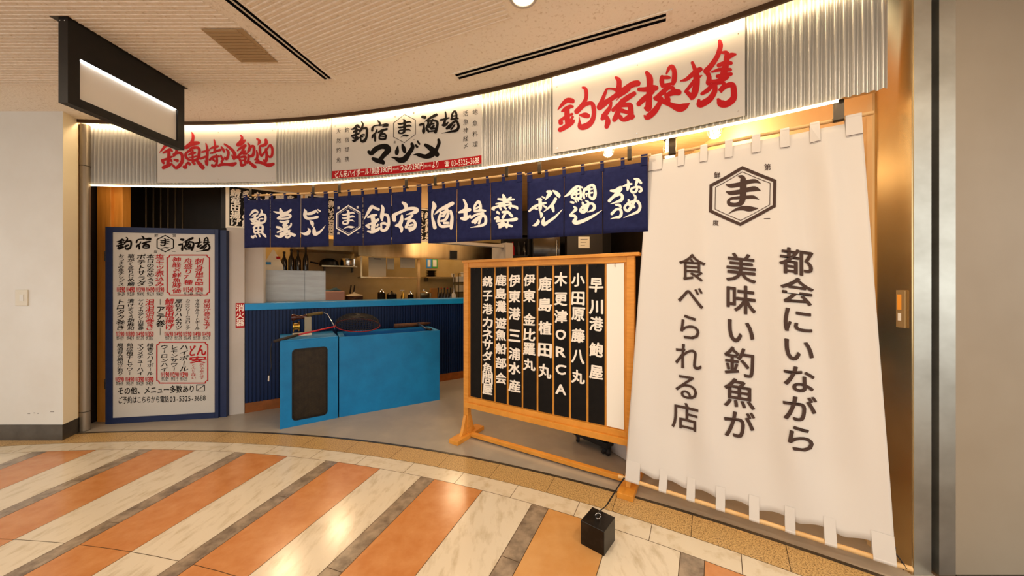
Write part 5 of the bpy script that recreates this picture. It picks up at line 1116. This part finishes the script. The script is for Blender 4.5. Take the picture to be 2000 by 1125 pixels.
b = MB(); b.tube([P1.P(.2, HB+.2, -.30), P1.P(.27, HB+.215, -.29), P1.P(.36, HB+.225, -.28)], .016, 10); T.part(b, 'grip', mat('olive_grip', '#5A4A20', .5), smooth=True)
b = MB(); b.tube([P1.P(.36, HB+.225, -.28), P1.P(.40, HB+.215, -.27), P1.P(.455, HB+.10, -.22), P1.P(.46, HB+.06, -.2)], .004, 8); T.part(b, 'rod', M['chrome'], smooth=True)
# landing net
T = Thing('landing_net', P1.P(.3, HB+.012, -.1), 'landing net with red handle and black mesh lying across blue box and tank', 'landing net')
h0 = P1.P(-.045, HB+.01, .01); h1 = P1.P(.14, HB+.045, -.06); h2 = P2.P(-.03, HB+.09, -.16)
b = MB(); b.tube([h0, h1], [.013, .013], 10); T.part(b, 'grip', mat('brown_foam', '#2E2620', .7), smooth=True, label='dark foam grip')
b = MB(); b.tube([h1, h2], [.008, .008], 10); T.part(b, 'handle', M['redrubber'], smooth=True, label='red metal handle')
cN = P2.P(.19, HB+.085, -.22); au = P2.U*.215+Vector((0, 0, -.01)); av = P2.N*(-.13)+Vector((0, 0, .055))
def ring(t_, s_=1, dz_=0): return cN+au*cos(t_)*s_+av*sin(t_)*s_+Vector((0, 0, dz_))
b = MB(); b.tube([ring(k*2*pi/32) for k in range(33)], .006, 8, cap=False); T.part(b, 'hoop', mat('dark_red_hoop', '#7C161C', .35), smooth=True, label='red hoop')
b = MB(); NR, NA = 7, 28
for i in range(1, NR):
    s_ = cos(i/NR*pi/2)**.6; b.tube([ring(k*2*pi/NA, s_*(1+.02*(k % 2)), .10*sin(i/NR*pi/2)) for k in range(NA+1)], .0022, 4, cap=False)
for k in range(NA*2):
    b.tube([ring((k+.5*i)*pi/NA, cos(i/NR*pi/2)**.6 if i < NR else .02, .10*sin(i/NR*pi/2)) for i in range(NR+1)], .0022, 4, cap=False)
T.part(b, 'net', M['rubber'])
b = MB(); q = h0-P1.U*.01
b.tube([q, q+Vector((-.01, -.005, -.05)), q+Vector((-.012, -.004, -.15)), q+Vector((-.008, 0, -.22)), q+Vector((-.03, .0, -.30))], .003, 6)
T.part(b, 'lanyard', M['rubber'], smooth=True); b = MB(); b.tube([q+Vector((-.03, 0, -.30)), q+Vector((-.032, 0, -.35))], .007, 8); T.part(b, 'clip', M['chrome'], smooth=40)

# ------------------------------------------------------------ black hanging light box
T = Thing('hanging_light_box', (-2.43, 2.138, 2.28), 'black hanging light box with pale recessed panel below the ceiling', 'light box')
X0, X1 = -2.455, -2.404; Y0, Y1 = 1.815, 2.461; Z0, Z1 = 2.285, CEIL-.004; wy0, wy1, wz0, wz1 = 1.866, 2.415, 2.333, 2.558
b = MB(); b.box(X0, X1-.018, Y0, Y1, Z0, Z1); b.box(X1-.018, X1, Y0, wy0, Z0, Z1); b.box(X1-.018, X1, wy1, Y1, Z0, Z1); b.box(X1-.018, X1, wy0, wy1, Z0, wz0); b.box(X1-.018, X1, wy0, wy1, wz1, Z1)
T.part(b, 'case', M['black'])
b = MB(); b.box(X1-.018, X1-.015, wy0, wy1, wz0, wz1); T.part(b, 'opal_panel', M['opal'])
b = MB(); b.box(X1-.013, X1-.004, wy0+.01, wy1-.01, wz1-.002, wz1-.0005); T.part(b, 'light_tube', M['signled'])
b = MB(); b.box(X0-.04, X1+.008, Y0-.01, Y1+.02, CEIL-.004, CEIL-.001); T.part(b, 'mounting_plate', M['darkmetal'])
for xx in (X0+.01, X0+.035):
    b = MB(); b.lathe([(.003, 0), (.003, .002), (.001, .003)], n=8, M=Matrix.Translation((xx, Y0, CEIL-.02)) @ Matrix.Rotation(pi/2, 4, 'X')); T.part(b, 'screw', M['chrome'])

# ------------------------------------------------------------ caged lamps of the shop
def cage(px, py, zb_, lab):
    d = (zb_-EYE)*F/(HY-py); c = Vector(((px-1000)/F*d, d, zb_)); T = Thing('caged_lamp', (c.x, c.y, SH-.001), lab, 'lamp', 'caged lamps on the shop ceiling')
    R_ = .055; h = SH-zb_
    b = MB(); b.lathe([(.06, -.001), (.062, -.03), (.045, -.045), (.002, -.046)], (c.x, c.y, SH)); T.part(b, 'base', M['darkmetal'], smooth=40)
    b = MB(); b.lathe([(.03, -.046), (.035, -.07), (.034, -h+.04), (.02, -h+.015), (.002, -h+.01)], (c.x, c.y, SH)); T.part(b, 'bulb', M['lampglass'], smooth=40)
    b = MB()
    for k in range(8):
        a_ = k*pi/4; b.tube([(c.x+R_*cos(a_)*s_, c.y+R_*sin(a_)*s_, SH-z) for s_, z in ((.95, .04), (1, h*.55), (.85, h*.8), (.45, h*.97), (.05, h))], .0022, 6)
    for s_, z in ((1, h*.5), (.72, h*.88)): b.tube([(c.x+R_*s_*cos(k*pi/8), c.y+R_*s_*sin(k*pi/8), SH-z) for k in range(17)], .0022, 6, cap=False)
    T.part(b, 'wire_cage', M['sign'])
    l = bpy.data.lights.new('caged_lamp_light', 'POINT'); l.energy = 14; l.color = WARM; l.shadow_soft_size = .04
    lo = bpy.data.objects.new('caged_lamp_light', l); COL.objects.link(lo); lo.location = (c.x, c.y, zb_-.02)
cage(1188, 306, 2.45, 'caged lamp above the rightmost navy curtain'); cage(1396, 270, 2.45, 'caged lamp above the middle of the white banner')
cage(1308, 312, 2.40, 'bright caged lamp behind the top left corner of the white banner')
for x, y, e_ in ((1.0, 1.7, 13), (.3, 1.2, 12), (2.9, 1.5, 15), (1.6, .6, 10)):  # unseen area lights without fixtures, added to light the kitchen
    q = KX @ Vector((x, y, SH-.01)); area('kitchen_fill', q, .3, e_, WARM)
area('shop_lamp', (1.0, 4.2, SH-.01), .3, 10, WARM)
area('shop_lamp', (-.6, 3.9, SH-.01), .25, 8, WARM)

bpy.data.objects.remove(_to)
